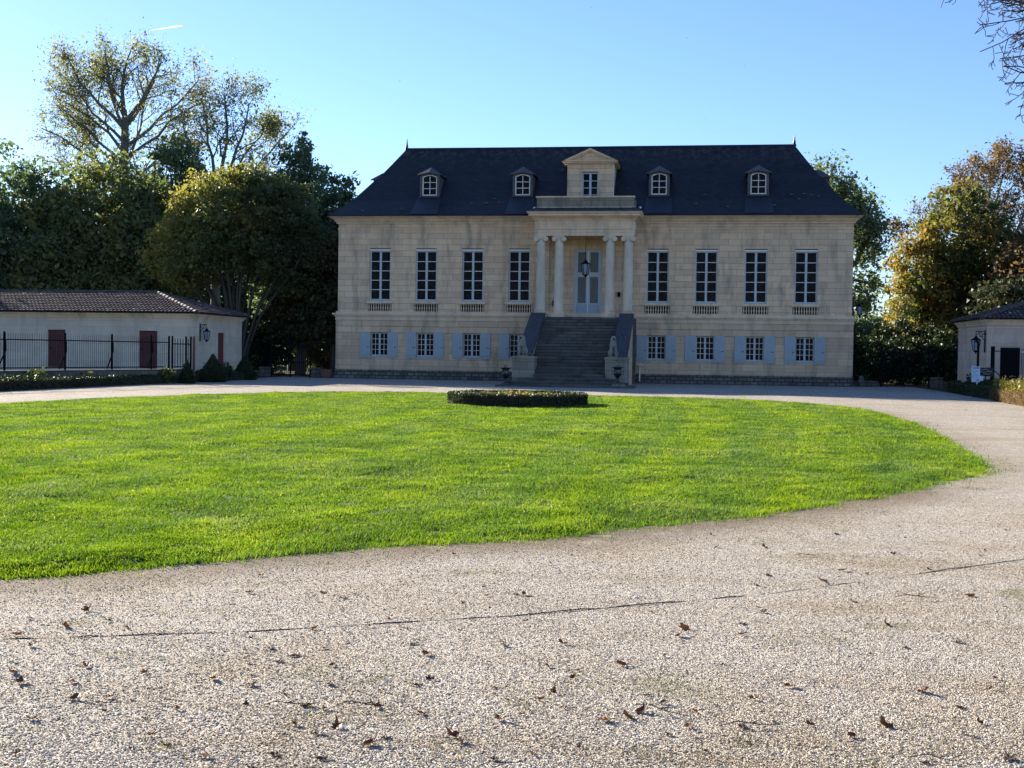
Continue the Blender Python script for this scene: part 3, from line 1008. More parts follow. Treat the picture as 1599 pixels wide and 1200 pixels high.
# door ---------------------------------------------------------------
mb = MB()
y = .12
mb.box(-.82, -.66, y, y + .1, 3.62, 7.56); mb.box(.66, .82, y, y + .1, 3.62, 7.56)
mb.box(-.66, .66, y, y + .1, 7.44, 7.56)
mb.box(-.66, .66, y, y + .1, 6.03, 6.17)
for sx in (-1, 1):
    a_, b_ = (.03, .66)
    for z0, z1 in ((4.42, 6.03), (6.17, 7.44)):
        for l, r_ in ((.03, .12), (.58, .66)):
            mb.box(sx * l, sx * r_, y + .02, y + .08, z0, z1)
        mb.box(sx * .12, sx * .58, y + .02, y + .08, z0, z0 + .07); mb.box(sx * .12, sx * .58, y + .02, y + .08, z1 - .06, z1)
door = mb.build('door', M['bluefr'], ch)
mb = MB()
for sx in (-1, 1):
    mb.box(sx * .02, sx * .655, y + .03, y + .08, 3.63, 4.42)
    mb.box(sx * .10, sx * .58, y + .015, y + .031, 3.75, 4.32)
mb.build('door_panel', M['doorblue'], door)
mb = MB(); mb.add([(-.66, y + .06, 4.4), (.66, y + .06, 4.4), (.66, y + .06, 7.5), (-.66, y + .06, 7.5)], [(0, 1, 2, 3)]); mb.build('pane', M['panedoor'], door)
mb = MB(); mb.box(-.03, .03, y - .01, y + .07, 3.63, 7.44); mb.build('door_stile', M['white'], door)
mb = MB(); mb.box(-1.0, 1.0, -.35, .12, 3.55, 3.64); mb.build('threshold', M['trim'], door)

# portico ------------------------------------------------------------
CY = -2.2
for c in (-2.4, -1.4, 1.4, 2.4):
    mb = MB()
    H0, H1 = 4.02, 7.88
    prof = [(.29, H0)]
    for i in range(9):
        t = i / 8
        prof.append((.272 - .045 * t ** 1.6, H0 + .03 + (H1 - H0 - .03) * t))
    mb.lathe([(r_, z) for r_, z in prof], (c, CY, 0), 24)
    cl = mb.build('column', M['column'], ch, smooth=True)
    mb = MB()
    mb.box(c - .37, c + .37, CY - .37, CY + .37, 3.60, 3.80)
    mb.lathe([(.35, 3.80), (.37, 3.84), (.35, 3.89), (.30, 3.91), (.30, 3.93), (.325, 3.96), (.315, 4.0), (.285, 4.02)], (c, CY, 0), 24)
    mb.build('column_base', M['trim'], cl)
    mb = MB()
    mb.box(c - .30, c + .30, CY - .29, CY + .29, 8.0, 8.07)
    mb.lathe([(.235, 7.86), (.25, 7.9), (.27, 7.95), (.24, 7.98)], (c, CY, 0), 20)
    for sx in (-1, 1):
        # volutes: scrolls running front to back
        for r_, yy in ((.135, .27), (.09, .285), (.04, .30)):
            n0 = len(mb.v)
            pts = [(c + sx * .26, CY - yy, 7.905), (c + sx * .26, CY + yy, 7.905)]
            mb.tube(pts, r_, 14)
    mb.box(c - .26, c + .26, CY - .265, CY + .265, 7.955, 8.0)
    mb.build('capital', M['column'], cl)
# pilasters against the wall
for c in (-2.45, 2.45):
    mb = MB(); mb.box(c - .24, c + .24, -.12, .02, 3.9, 7.9); mb.box(c - .29, c + .29, -.16, .02, 7.9, 8.07); mb.box(c - .29, c + .29, -.17, .02, 3.62, 4.0)
    mb.build('pilaster', M['stone'], ch)
mb = MB()
ent = lambda hx, y0, z0, z1: mb.box(-hx, hx, y0, .3, z0, z1)
# beam: outer band built as front and two returns, so the porch ceiling shows inside
for hx, fy, z0, z1 in ((2.72, -2.50, 8.07, 8.25), (2.75, -2.53, 8.25, 8.42), (2.80, -2.58, 8.42, 8.48), (2.73, -2.51, 8.48, 8.90), (2.79, -2.57, 8.90, 8.97)):
    mb.box(-hx, hx, fy, fy + .55, z0, z1)
    for sx in (-1, 1): mb.box(sx * (hx - .55), sx * hx, fy + .55, -.002, z0, z1)
entab = mb.build('entablature', M['trim'], ch)
mb = MB()
mb.box(-2.2, 2.2, -2.0, -.003, 8.42, 8.5); mb.build('porch_ceiling', M['stone'], ch)
mb = MB()
mb.box(-2.84, 2.84, -2.62, -.11, 8.973, 9.05)
x = -2.84
while x < 2.8:
    mb.box(x, x + .05, -2.655, -2.61, 8.98, 9.04); x += .1
mb.box(-2.90, 2.90, -2.70, -.165, 9.05, 9.12)
mb.box(-3.04, 3.04, -2.92, -.25, 9.123, 9.22)
a_, b_ = (3.06, -2.95), (3.16, -3.06)
mb.add([(-a_[0], a_[1], 9.22), (a_[0], a_[1], 9.22), (a_[0], -.36, 9.22), (-a_[0], -.36, 9.22), (-b_[0], b_[1], 9.35), (b_[0], b_[1], 9.35), (b_[0], -.46, 9.35), (-b_[0], -.46, 9.35)],
       [(0, 3, 2, 1), (4, 5, 6, 7), (0, 1, 5, 4), (1, 2, 6, 5), (2, 3, 7, 6), (3, 0, 4, 7)])
mb.build('porch_cornice', M['trim'], ch)
# lead apron and attic parapet
mb = MB()
mb.add([(-3.12, -3.02, 9.355), (3.12, -3.02, 9.355), (2.72, -2.38, 9.62), (-2.72, -2.38, 9.62), (-3.12, -.2, 9.355), (3.12, -.2, 9.355), (2.72, -.2, 9.62), (-2.72, -.2, 9.62)],
       [(0, 1, 2, 3), (0, 3, 7, 4), (1, 5, 6, 2), (4, 7, 6, 5), (3, 2, 6, 7)])
for i in range(9):
    x = -2.6 + i * .65
    mb.bar((x * 1.12, -2.98, 9.385), (x, -2.4, 9.63), .03)
mb.build('lead_apron', M['lead'], ch)
mb = MB()
mb.box(-2.66, 2.66, -2.34, -2.1, 9.60, 10.17)
for sx in (-1, 1): mb.prism_x([(-2.1, 9.60), (.8, 9.60), (.8, 10.3), (-2.1, 10.17)], sx * 2.42, sx * 2.66)
par = mb.build('parapet', M['ped'], ch)
mb = MB(); mb.box(-2.72, 2.72, -2.40, -2.04, 10.17, 10.25); mb.box(-2.69, 2.69, -2.37, -2.34, 9.6, 9.66)
mb.build('parapet_coping', M['trim'], par)
mb = MB(); mb.box(-2.4, 2.4, -2.1, .9, 9.66, 9.7); mb.build('terrace_roof', M['lead'], par)
# small round spout ornaments
for sx in (-1, 1):
    mb = MB(); mb.lathe([(.03, -.06), (.07, -.03), (.075, .02), (.04, .07)], (sx * 2.95, -1.1, 9.75), 8); mb.build('ball_ornament', M['white'], ch)

# staircase ------------------------------------------------------------
mb = MB()
mb.box(-2.78, 2.78, -2.95, -.1, -.1, 3.60)
N_ = 18; y0, z0 = -9.0, .62
run = (9.0 - 3.0) / N_; rise = (3.60 - .62) / N_
rr = random.Random(6)
for i in range(N_):
    ya = y0 + i * run
    mb.box(-2.05, 2.05, ya - .03, -2.9 if i > N_ - 3 else ya + run * 3, z0 + i * rise - .02, z0 + (i + 1) * rise - (.0 if i < N_ - 1 else .004) + rr.uniform(-.004, .004))
mb.box(-1.74, 1.74, -9.7, -8.9, -.1, .62)
mb.box(-2.4, 2.3, -10.35, -8.85, -.1, .42)
mb.box(-3.05, 2.9, -11.0, -8.8, -.1, .23)
mb.box(-3.35, 3.25, -11.7, -8.7, -.1, .075)
stair = mb.build('staircase', M['old'], ch, bevel=.012)
for sx in (-1, 1):
    mb = MB()
    prof = [(-8.9, 0), (-2.9, 0), (-2.9, 3.66), (-3.1, 3.66), (-8.9, 1.22)]
    mb.prism_x(prof, sx * 2.08, sx * 2.74)
    mb.build('cheek_wall', M['stone_low'], stair)
    mb = MB()
    mb.prism_x([(-8.95, 1.17), (-3.05, 3.67), (-2.9, 3.67), (-2.9, 3.83), (-3.15, 3.83), (-8.95, 1.36)], sx * 2.02, sx * 2.80)
    mb.build('sloping_coping', M['coping'], stair, bevel=.02)
    mb = MB()
    mb.box(sx * 1.76, sx * 2.86, -9.5, -8.35, -.05, 1.34)
    mb.box(sx * 1.74, sx * 2.88, -9.52, -8.33, -.05, .30)
    pd = mb.build('pedestal', M['ped'], stair)
    mb = MB(); mb.box(sx * 1.72, sx * 2.90, -9.56, -8.3, 1.34, 1.46); mb.build('pedestal_cap', M['ped'], pd, bevel=.015)
    # return side of the staircase
mb = MB(); mb.tube([(3.02, -.25, .1), (3.02, -.25, .95)], .045, 8); mb.box(2.9, 3.25, -.32, -.13, 1.0, 1.06)
mb.build('downpipe', M['white'], ch)

# dormers --------------------------------------------------------------


def arch_frame(mb, cx, y, half, z0, z1, w_, rise=.12):
    pts_o, pts_i = [], []
    for i in range(9):
        t = -1 + i / 4
        pts_o.append((cx + half * t, z1 + rise * (1 - t * t)))
        pts_i.append((cx + (half - w_) * t, z1 - w_ + rise * (1 - t * t)))
    for i in range(8):
        mb.prism([pts_o[i], pts_o[i + 1], pts_i[i + 1], pts_i[i]], y, y + .06)
    mb.box(cx - half, cx - half + w_, y, y + .06, z0, z1 - w_ * .2); mb.box(cx + half - w_, cx + half, y, y + .06, z0, z1 - w_ * .2)
    mb.box(cx - half + w_, cx + half - w_, y, y + .06, z0, z0 + w_)


def small_dormer(cx, yf, P=None):
    """built facing -y at cx, yf; P maps local to world for the side-facing ones"""
    I = P or (lambda x, y, z: (x, y, z))

    def fin(mb, name, mat, parent):
        mb.v = [I(*v) for v in mb.v]
        return mb.build(name, mat, parent)
    zb, ze = 10.62, 11.95
    mb = MB()
    for sx in (-1, 1):
        mb.box(cx + sx * .44, cx + sx * .58, yf, yf + 2.4, zb - .4, ze)
    mb.box(cx - .44, cx + .44, yf, yf + .3, zb - .4, zb + .10)
    # lintel with shallow arch
    for i in range(8):
        t0, t1 = -1 + i / 4, -1 + (i + 1) / 4
        mb.prism([(cx + .44 * t0, ze - .12 + .1 * (1 - t0 * t0)), (cx + .44 * t1, ze - .12 + .1 * (1 - t1 * t1)), (cx + .44 * t1, ze + .06), (cx + .44 * t0, ze + .06)], yf, yf + .3)
    d = fin(mb, 'dormer', M['jamb'], ch)
    mb = MB()
    e, ya = .72, yf - .16
    ap = (cx, yf + .42, 12.42)
    bk = (cx, yf + 2.6, 12.42)
    zE = 11.98
    tri = [(cx - e, ya, zE - .05), (cx, ya, zE + .09), (cx + e, ya, zE - .05)]
    vs = [tri[0], tri[1], tri[2], ap, bk, (cx + e, yf + 2.4, zE), (cx - e, yf + 2.4, zE)]
    vs += [(v[0], v[1], v[2] - .05) for v in vs]
    fs = [(0, 1, 3), (1, 2, 3), (2, 5, 4, 3), (0, 3, 4, 6), (7, 10, 8), (8, 10, 9), (9, 10, 11, 12), (7, 13, 11, 10), (0, 7, 8, 1), (1, 8, 9, 2), (2, 9, 12, 5), (6, 13, 7, 0)]
    mb.add(vs, fs)
    fin(mb, 'dormer_roof', M['dormerroof'], d)
    mb = MB()
    arch_frame(mb, cx, yf + .05, .44, zb + .1, ze - .12, .065)
    a0, a1 = zb + .165, ze - .1
    mb.box(cx - .02, cx + .02, yf + .06, yf + .1, a0, ze - .10)
    for i in (1, 2):
        z = a0 + (a1 - a0) * i / 3
        mb.box(cx - .375, cx + .375, yf + .065, yf + .095, z - .018, z + .018)
    f = fin(mb, 'dormer_window', M['white'], d)
    mb = MB(); mb.add([(cx - .44, yf + .1, zb), (cx + .44, yf + .1, zb), (cx + .44, yf + .1, ze), (cx - .44, yf + .1, ze)], [(0, 1, 2, 3)])
    fin(mb, 'pane', M['pane'], f)
    mb = MB(); mb.box(cx - .62, cx + .62, yf - .12, yf + .06, zb - .02, zb + .06)
    fin(mb, 'dormer_sill', M['lead'], d)
    return d


for c in (-9.42, -3.94, 3.90, 9.45):
    d = small_dormer(c, .95)
    mb = MB()
    ss = [.01, .1, .2, .28, .31]
    L_, R_ = [], []
    for s in ss:
        y = EY0 + INY * s; z = roof_z(s) + .03
        hw = .80 - .28 * s
        L_.append((c - hw, y - .02, z)); R_.append((c + hw, y - .02, z))
    vs = L_ + R_
    n5 = len(ss)
    mb.add(vs, [(i, i + n5, i + 1 + n5, i + 1) for i in range(n5 - 1)])
    mb.build('lead_flashing', M['lead'], d)
for sx in (-1, 1):
    # dormers in the two hipped ends face outwards
    P = (lambda s: (lambda x, y, z: (s * (13.55 - y), 4.4 + x * s * -1, z + .12)))(sx)
    small_dormer(0, 0, P)

# central dormer with pediment
mb = MB()
mb.wall(-1.32, 1.32, 9.8, 12.42, .62, [(-.46, .46, 10.2, 11.98)], .25)
for sx in (-1, 1):
    mb.add([(sx * 1.32, .62, 9.8), (sx * 1.32, 3.8, 9.8), (sx * 1.32, 3.8, 12.42), (sx * 1.32, .62, 12.42)], [(0, 1, 2, 3)])
cdm = mb.build('central_dormer', M['stone'], ch)
mb = MB()
mb.box(-1.36, 1.36, .56, 3.4, 12.42, 12.48)
mb.box(-1.52, 1.52, .40, 3.4, 12.48, 12.56)
mb.box(-1.60, 1.60, .32, 3.5, 12.56, 12.62)
# raking cornice
for sx in (-1, 1):
    mb.prism([(sx * 1.64, 12.60), (0, 13.33), (0, 13.19), (sx * 1.30, 12.622)], .30, .62)
    mb.prism([(sx * 1.40, 12.622), (0, 13.235), (0, 13.12), (sx * 1.14, 12.622)], .38, .66)
ped_ = mb.build('pediment', M['trim'], cdm)
mb = MB(); mb.prism([(-1.4, 12.61), (1.4, 12.61), (0, 13.22)], .5, .7); mb.build('tympanum', M['stone'], cdm)
mb = MB(); mb.prism([(-1.66, 12.60), (0, 13.37), (1.66, 12.60), (1.6, 12.57), (0, 13.30), (-1.6, 12.57)], .29, 3.9); mb.build('dormer_roof', M['slate'], cdm)
mb = MB()
sash(mb, -.46, .46, 10.2, 11.96, .72, 1, 4, .07, .04, .13)
f = mb.build('window', M['bluefr'], cdm)
mb = MB(); mb.add([(-.46, .77, 10.2), (.46, .77, 10.2), (.46, .77, 11.98), (-.46, .77, 11.98)], [(0, 1, 2, 3)]); mb.build('pane', M['pane'], f)
mb = MB(); mb.box(1.325, 1.36, .60, .66, 9.9, 12.4); mb.build('lead_edge', M['white'], cdm)
mb = MB(); mb.box(-.52, -.462, .58, .64, 10.2, 12.02); mb.box(.462, .52, .58, .64, 10.2, 12.02); mb.box(-.52, .52, .57, .64, 12.02, 12.08)
mb.build('window_surround', M['trim'], cdm)

# letter box and little lamp on the porch walls
mb = MB(); mb.box(1.70, 1.86, -.18, -.02, 4.86, 5.08); mb.prism([(1.68, 5.08), (1.88, 5.08), (1.78, 5.14)], -.2, -.01)
tag(mb.build('letter_box', M['iron'], None), 'small black box fixed to the porch wall right of the tall door', 'letter box')
mb = MB(); mb.box(-1.98, -1.84, -.16, -.02, 4.3, 4.58); mb.prism([(-2.0, 4.58), (-1.82, 4.58), (-1.91, 4.64)], -.18, -.01)
tag(mb.build('letter_box', M['iron'], None), 'small black box fixed low on the porch wall left of the tall door', 'letter box')


# ------------------------------------------------------------------ lanterns
def lantern_body(parent, c, s=1.0):
    """c = centre of the top ring; hangs down"""
    x, y, z = c
    mb = MB()
    mb.lathe([(.015 * s, .30 * s), (.035 * s, .26 * s), (.02 * s, .22 * s), (.07 * s, .17 * s), (.10 * s, .12 * s), (.14 * s, .06 * s), (.27 * s, 0), (.27 * s, -.03 * s)], (x, y, z), 6)
    mb.build('lantern_cap', M['iron'], parent)
    mb = MB()
    T, B = .25 * s, .15 * s
    zt, zb = z - .03 * s, z - .62 * s
    for k in range(6):
        t = math.pi / 3 * k
        mb.bar((x + T * math.cos(t), y + T * math.sin(t), zt), (x + B * math.cos(t), y + B * math.sin(t), zb), .03 * s)
        t2 = math.pi / 3 * (k + 1)
        mb.bar((x + B * math.cos(t), y + B * math.sin(t), zb), (x + B * math.cos(t2), y + B * math.sin(t2), zb), .03 * s)
    mb.lathe([(.15 * s, 0), (.09 * s, -.06 * s), (.03 * s, -.11 * s), (.03 * s, -.15 * s), (.01 * s, -.2 * s)], (x, y, zb), 6)
    mb.build('lantern_frame', M['iron'], parent)
    mb = MB(); mb.lathe([(T * .93, zt - z), (B * .93, zb - z + .01)], (x, y, z), 6)
    mb.build('lamp_glass', M['lampglass'], parent)


hl = empty('hanging_lantern', (0, -1.5, 5.8), 'large black lantern hanging on a long rod in front of the tall door', 'lantern')
lantern_body(hl, (0, -1.5, 6.62), 1.0)
mb = MB(); mb.tube([(0, -1.5, 8.42), (0, -1.5, 6.9)], .016, 6); mb.build('rod', M['iron'], hl)


def wall_lantern(root, p, d, s=1.0):
    """p on the wall at mid plate; d horizontal unit direction away from the wall"""
    p = Vector(p); d = Vector(d).normalized()
    mb = MB()
    mb.bar(p + d * .02 + Vector((0, 0, -.55 * s)), p + d * .02 + Vector((0, 0, .42 * s)), .06 * s, .04)
    mb.lathe([(.05 * s, -.03), (.05 * s, .03)], p + d * .03 + Vector((0, 0, .25 * s)), 8)
    mb.build('wall_plate', M['iron'], root)
    mb = MB()
    a = p + d * .03 + Vector((0, 0, .36 * s)); b = p + d * .40 * s + Vector((0, 0, .36 * s))
    mb.bar(a, b, .035 * s)
    pts = []
    for i in range(15):
        t = i / 14
        ang = t * math.pi * 1.9
        r_ = .13 * s * (1 - .55 * t)
        pts.append(p + d * (.2 * s + r_ * math.cos(ang)) + Vector((0, 0, .2 * s + r_ * math.sin(ang))))
    mb.tube(pts, .014 * s, 5)
    mb.tube([b, b + Vector((0, 0, -.14 * s))], .015 * s, 5)
    mb.bar(p + d * .03 + Vector((0, 0, -.05 * s)), p + d * .3 * s + Vector((0, 0, .34 * s)), .02 * s)
    mb.build('bracket_arm', M['iron'], root)
    c = p + d * .40 * s + Vector((0, 0, .0))
    lantern_body(root, (c.x, c.y, c.z), .78 * s)


wl = empty('wall_lantern', (-19.2, -9.0, 2.0), 'black wall lantern on a scroll bracket on the left outbuilding', 'lantern')
wall_lantern(wl, (-19.36, -9.0, 2.52), (1, 0, 0), .95)
wl = empty('wall_lantern', (19.5, -9.0, 2.0), 'black wall lantern on a scroll bracket on the right outbuilding corner', 'lantern')
wall_lantern(wl, (19.74, -9.0, 2.55), (-1, -.15, 0), 1.1)
wl = empty('wall_lantern', (14.7, .8, 4.0), 'dark wall lantern on a bracket high on the right side wall of the chateau', 'lantern')
wall_lantern(wl, (14.69, .7, 4.45), (1, 0, 0), .95)


# ------------------------------------------------------------------ lions (one continuous skinned body each)
def skin_obj(name, nodes, edges, mat, parent=None, origin=None, sub=2):
    me = bpy.data.meshes.new(name)
    me.from_pydata([n[0] for n in nodes], edges, [])
    o = bpy.data.objects.new(name, me)
    me.materials.append(mat)
    org = ORG[parent.name] if parent else Vector(origin)
    if parent: o.parent = parent
    else: o.location = org
    for v in me.vertices: v.co = Vector(v.co) - org
    col.objects.link(o); ORG[o.name] = Vector(org)
    m = o.modifiers.new('skin', 'SKIN'); m.use_smooth_shade = True
    for i, n in enumerate(nodes):
        sv = me.skin_vertices[0].data[i]; r_ = n[1]
        sv.radius = (r_, r_) if not hasattr(r_, '__len__') else r_
        sv.use_root = (i == 0)
    s = o.modifiers.new('sub', 'SUBSURF'); s.levels = sub; s.render_levels = sub
    return o


def lion(x, y, z, face, label):
    """seated lion, 'face' = heading of the chest (radians, 0 = towards -y)"""
    root = empty('lion_statue', (x, y, z), label, 'statue', 'stone lions flanking the staircase')
    ca, sa = math.cos(face), math.sin(face)

    def W_(px, py, pz): return (x + px * ca + py * sa, y + px * sa - py * ca, z + pz)   # py = forward
    nodes = [(W_(0, -.20, .22), .155),      # 0 rump
             (W_(0, -.10, .42), .15),       # 1 loin
             (W_(0, .04, .60), .17),        # 2 chest
             (W_(0, .08, .76), .165),       # 3 mane/neck
             (W_(0, .12, .92), .155),       # 4 head with mane
             (W_(0, .27, .89), .075),       # 5 muzzle
             (W_(-.11, .14, .50), .075), (W_(-.12, .19, .27), .055), (W_(-.12, .20, .09), .048), (W_(-.12, .28, .06), .052),   # 6-9 front leg
             (W_(.11, .14, .50), .075), (W_(.12, .19, .27), .055), (W_(.12, .20, .09), .048), (W_(.12, .28, .06), .052),       # 10-13
             (W_(-.15, -.12, .24), .11), (W_(-.19, .06, .17), .075), (W_(-.19, -.06, .07), .05), (W_(-.19, .12, .05), .048),   # 14-17 hind leg: knee forward, hock back
             (W_(.15, -.12, .24), .11), (W_(.19, .06, .17), .075), (W_(.19, -.06, .07), .05), (W_(.19, .12, .05), .048),       # 18-21
             (W_(.04, -.34, .08), .035), (W_(.18, -.36, .10), .03), (W_(.27, -.26, .14), .042),                                 # 22-24 tail
             (W_(-.085, .09, 1.05), .035), (W_(.085, .09, 1.05), .035)]                                                       # ears
    edges = [(0, 1), (1, 2), (2, 3), (3, 4), (4, 5), (2, 6), (6, 7), (7, 8), (8, 9), (2, 10), (10, 11), (11, 12), (12, 13),
             (0, 14), (14, 15), (15, 16), (16, 17), (0, 18), (18, 19), (19, 20), (20, 21), (0, 22), (22, 23), (23, 24), (4, 25), (4, 26)]
    skin_obj('lion_body', nodes, edges, M['statue'], root)
    mb = MB()
    n = 20
    base = []
    for k in range(n):
        t = 2 * math.pi * k / n
        base.append(W_(.27 * math.cos(t), .40 * math.sin(t) - .02, 0))
    vs = base + [(v[0], v[1], v[2] + .05) for v in base]
    mb.add(vs, [tuple(range(n, 2 * n)), tuple(reversed(range(n)))] + [(k, (k + 1) % n, (k + 1) % n + n, k + n) for k in range(n)])
    mb.build('statue_base', M['statue'], root)


lion(-2.42, -8.85, 1.46, -.25, 'weathered stone lion seated on the left pedestal of the staircase')
lion(2.10, -8.85, 1.46, .15, 'weathered stone lion seated on the right pedestal of the staircase')


# ------------------------------------------------------------------ cast iron urns with spiky plants
def urn(x, y, z, label, label2, seed):
    u = empty('garden_urn', (x, y, z), label, 'urn', 'cast iron urns at the foot of the stairs')
    mb = MB()
    mb.box(x - .17, x + .17, y - .17, y + .17, z, z + .06)
    mb.lathe([(.15, .06), (.14, .10), (.07, .15), (.05, .24), (.075, .27), (.06, .30), (.14, .37), (.19, .44), (.20, .50), (.165, .56), (.155, .68), (.19, .75), (.27, .79), (.28, .81), (.24, .82), (.2, .80)], (x, y, z), 20)
    mb.build('bowl', M['castiron'], u, smooth=False)
    for sx in (-1, 1):
        mb = MB(); mb.tube([(x + sx * .19, y, z + .48), (x + sx * .27, y, z + .46), (x + sx * .29, y, z + .54), (x + sx * .24, y, z + .62), (x + sx * .17, y, z + .62)], .017, 6)
        mb.build('handle', M['castiron'], u)
    r_ = random.Random(seed)
    V = []
    for k in range(26):
        t = r_.random() * 6.28; el = r_.uniform(.1, 1.3); L = r_.uniform(.22, .36)
        d = Vector((math.cos(t) * math.cos(el), math.sin(t) * math.cos(el), math.sin(el)))
        sd_ = Vector((-math.sin(t), math.cos(t), 0)) * .03
        b = Vector((x, y, z + .78)); m_ = b + d * L * .55; e = b + d * L + Vector((0, 0, -.06))
        V.append([b - sd_ * .6, b + sd_ * .6, m_ + sd_, m_ - sd_]); V.append([m_ - sd_, m_ + sd_, e, e - Vector((0, 0, .002))])
    V = np.array([[tuple(p) for p in f] for f in V])
    o = soup('spiky_plant', V, 4, M['agave'], None, np.random.RandomState(seed).rand(len(V)), origin=(x, y, z + .78))
    tag(o, label2, 'plant')


urn(-2.92, -11.2, .075, 'black cast iron urn at the left end of the bottom steps', 'pale spiky plant growing in the left cast iron urn', 1)
mb = MB(); mb.box(2.25, 2.85, -11.45, -10.95, .075, .19)
tag(mb.build('stone_block', M['ped'], None), 'low stone block carrying the right cast iron urn', 'stone block')
urn(2.5, -11.2, .19, 'black cast iron urn on a stone block right of the bottom steps', 'pale spiky plant growing in the right cast iron urn', 2)


# ------------------------------------------------------------------ outbuildings
def canal_roof(name, parent, faces, seed):
    """faces: list of (A corner at eave, U unit along eave, width, V unit up the slope, slope length fn(u)->(max))"""
    rng = random.Random(seed)
    Vs, T = [], []
    for A, U, width, Vd, vmax in faces:
        A, U, Vd = Vector(A), Vector(U), Vector(Vd)
        Nn = U.cross(Vd).normalized()
        if Nn.z < 0: Nn = -Nn
        u = 0.0
        sp, r_, cl = .21, .095, .34
        while u < width:
            vm = vmax(u)
            v = -.06
            while v < vm:
                L = min(cl + .06, vm - v + .05)
                ju, jr = rng.uniform(-.012, .012), rng.uniform(-.1, .1)
                tint = min(1, max(0, rng.gauss(.42, .22)))
                lift0, lift1 = .05 + rng.uniform(0, .015), .018
                p0 = A + U * (u + ju) + Vd * v; p1 = A + U * (u + ju * .5) + Vd * (v + L)
                ring0, ring1 = [], []
                for k in range(6):
                    t = math.pi * k / 5
                    ring0.append(p0 + U * (r_ * math.cos(t)) + Nn * (lift0 + r_ * .8 * math.sin(t)))
                    ring1.append(p1 + U * (r_ * .82 * math.cos(t)) + Nn * (lift1 + r_ * .7 * math.sin(t)))
                for k in range(5):
                    Vs.append([tuple(ring0[k]), tuple(ring0[k + 1]), tuple(ring1[k + 1]), tuple(ring1[k])]); T.append(tint)
                # open lower lip
                lip = [p - Nn * .018 for p in ring0]
                for k in range(5):
                    Vs.append([tuple(ring0[k + 1]), tuple(ring0[k]), tuple(lip[k]), tuple(lip[k + 1])]); T.append(tint * .8)
                v += cl
            u += sp
    return soup(name, np.array(Vs), 4, M['tile'], parent, np.array(T))


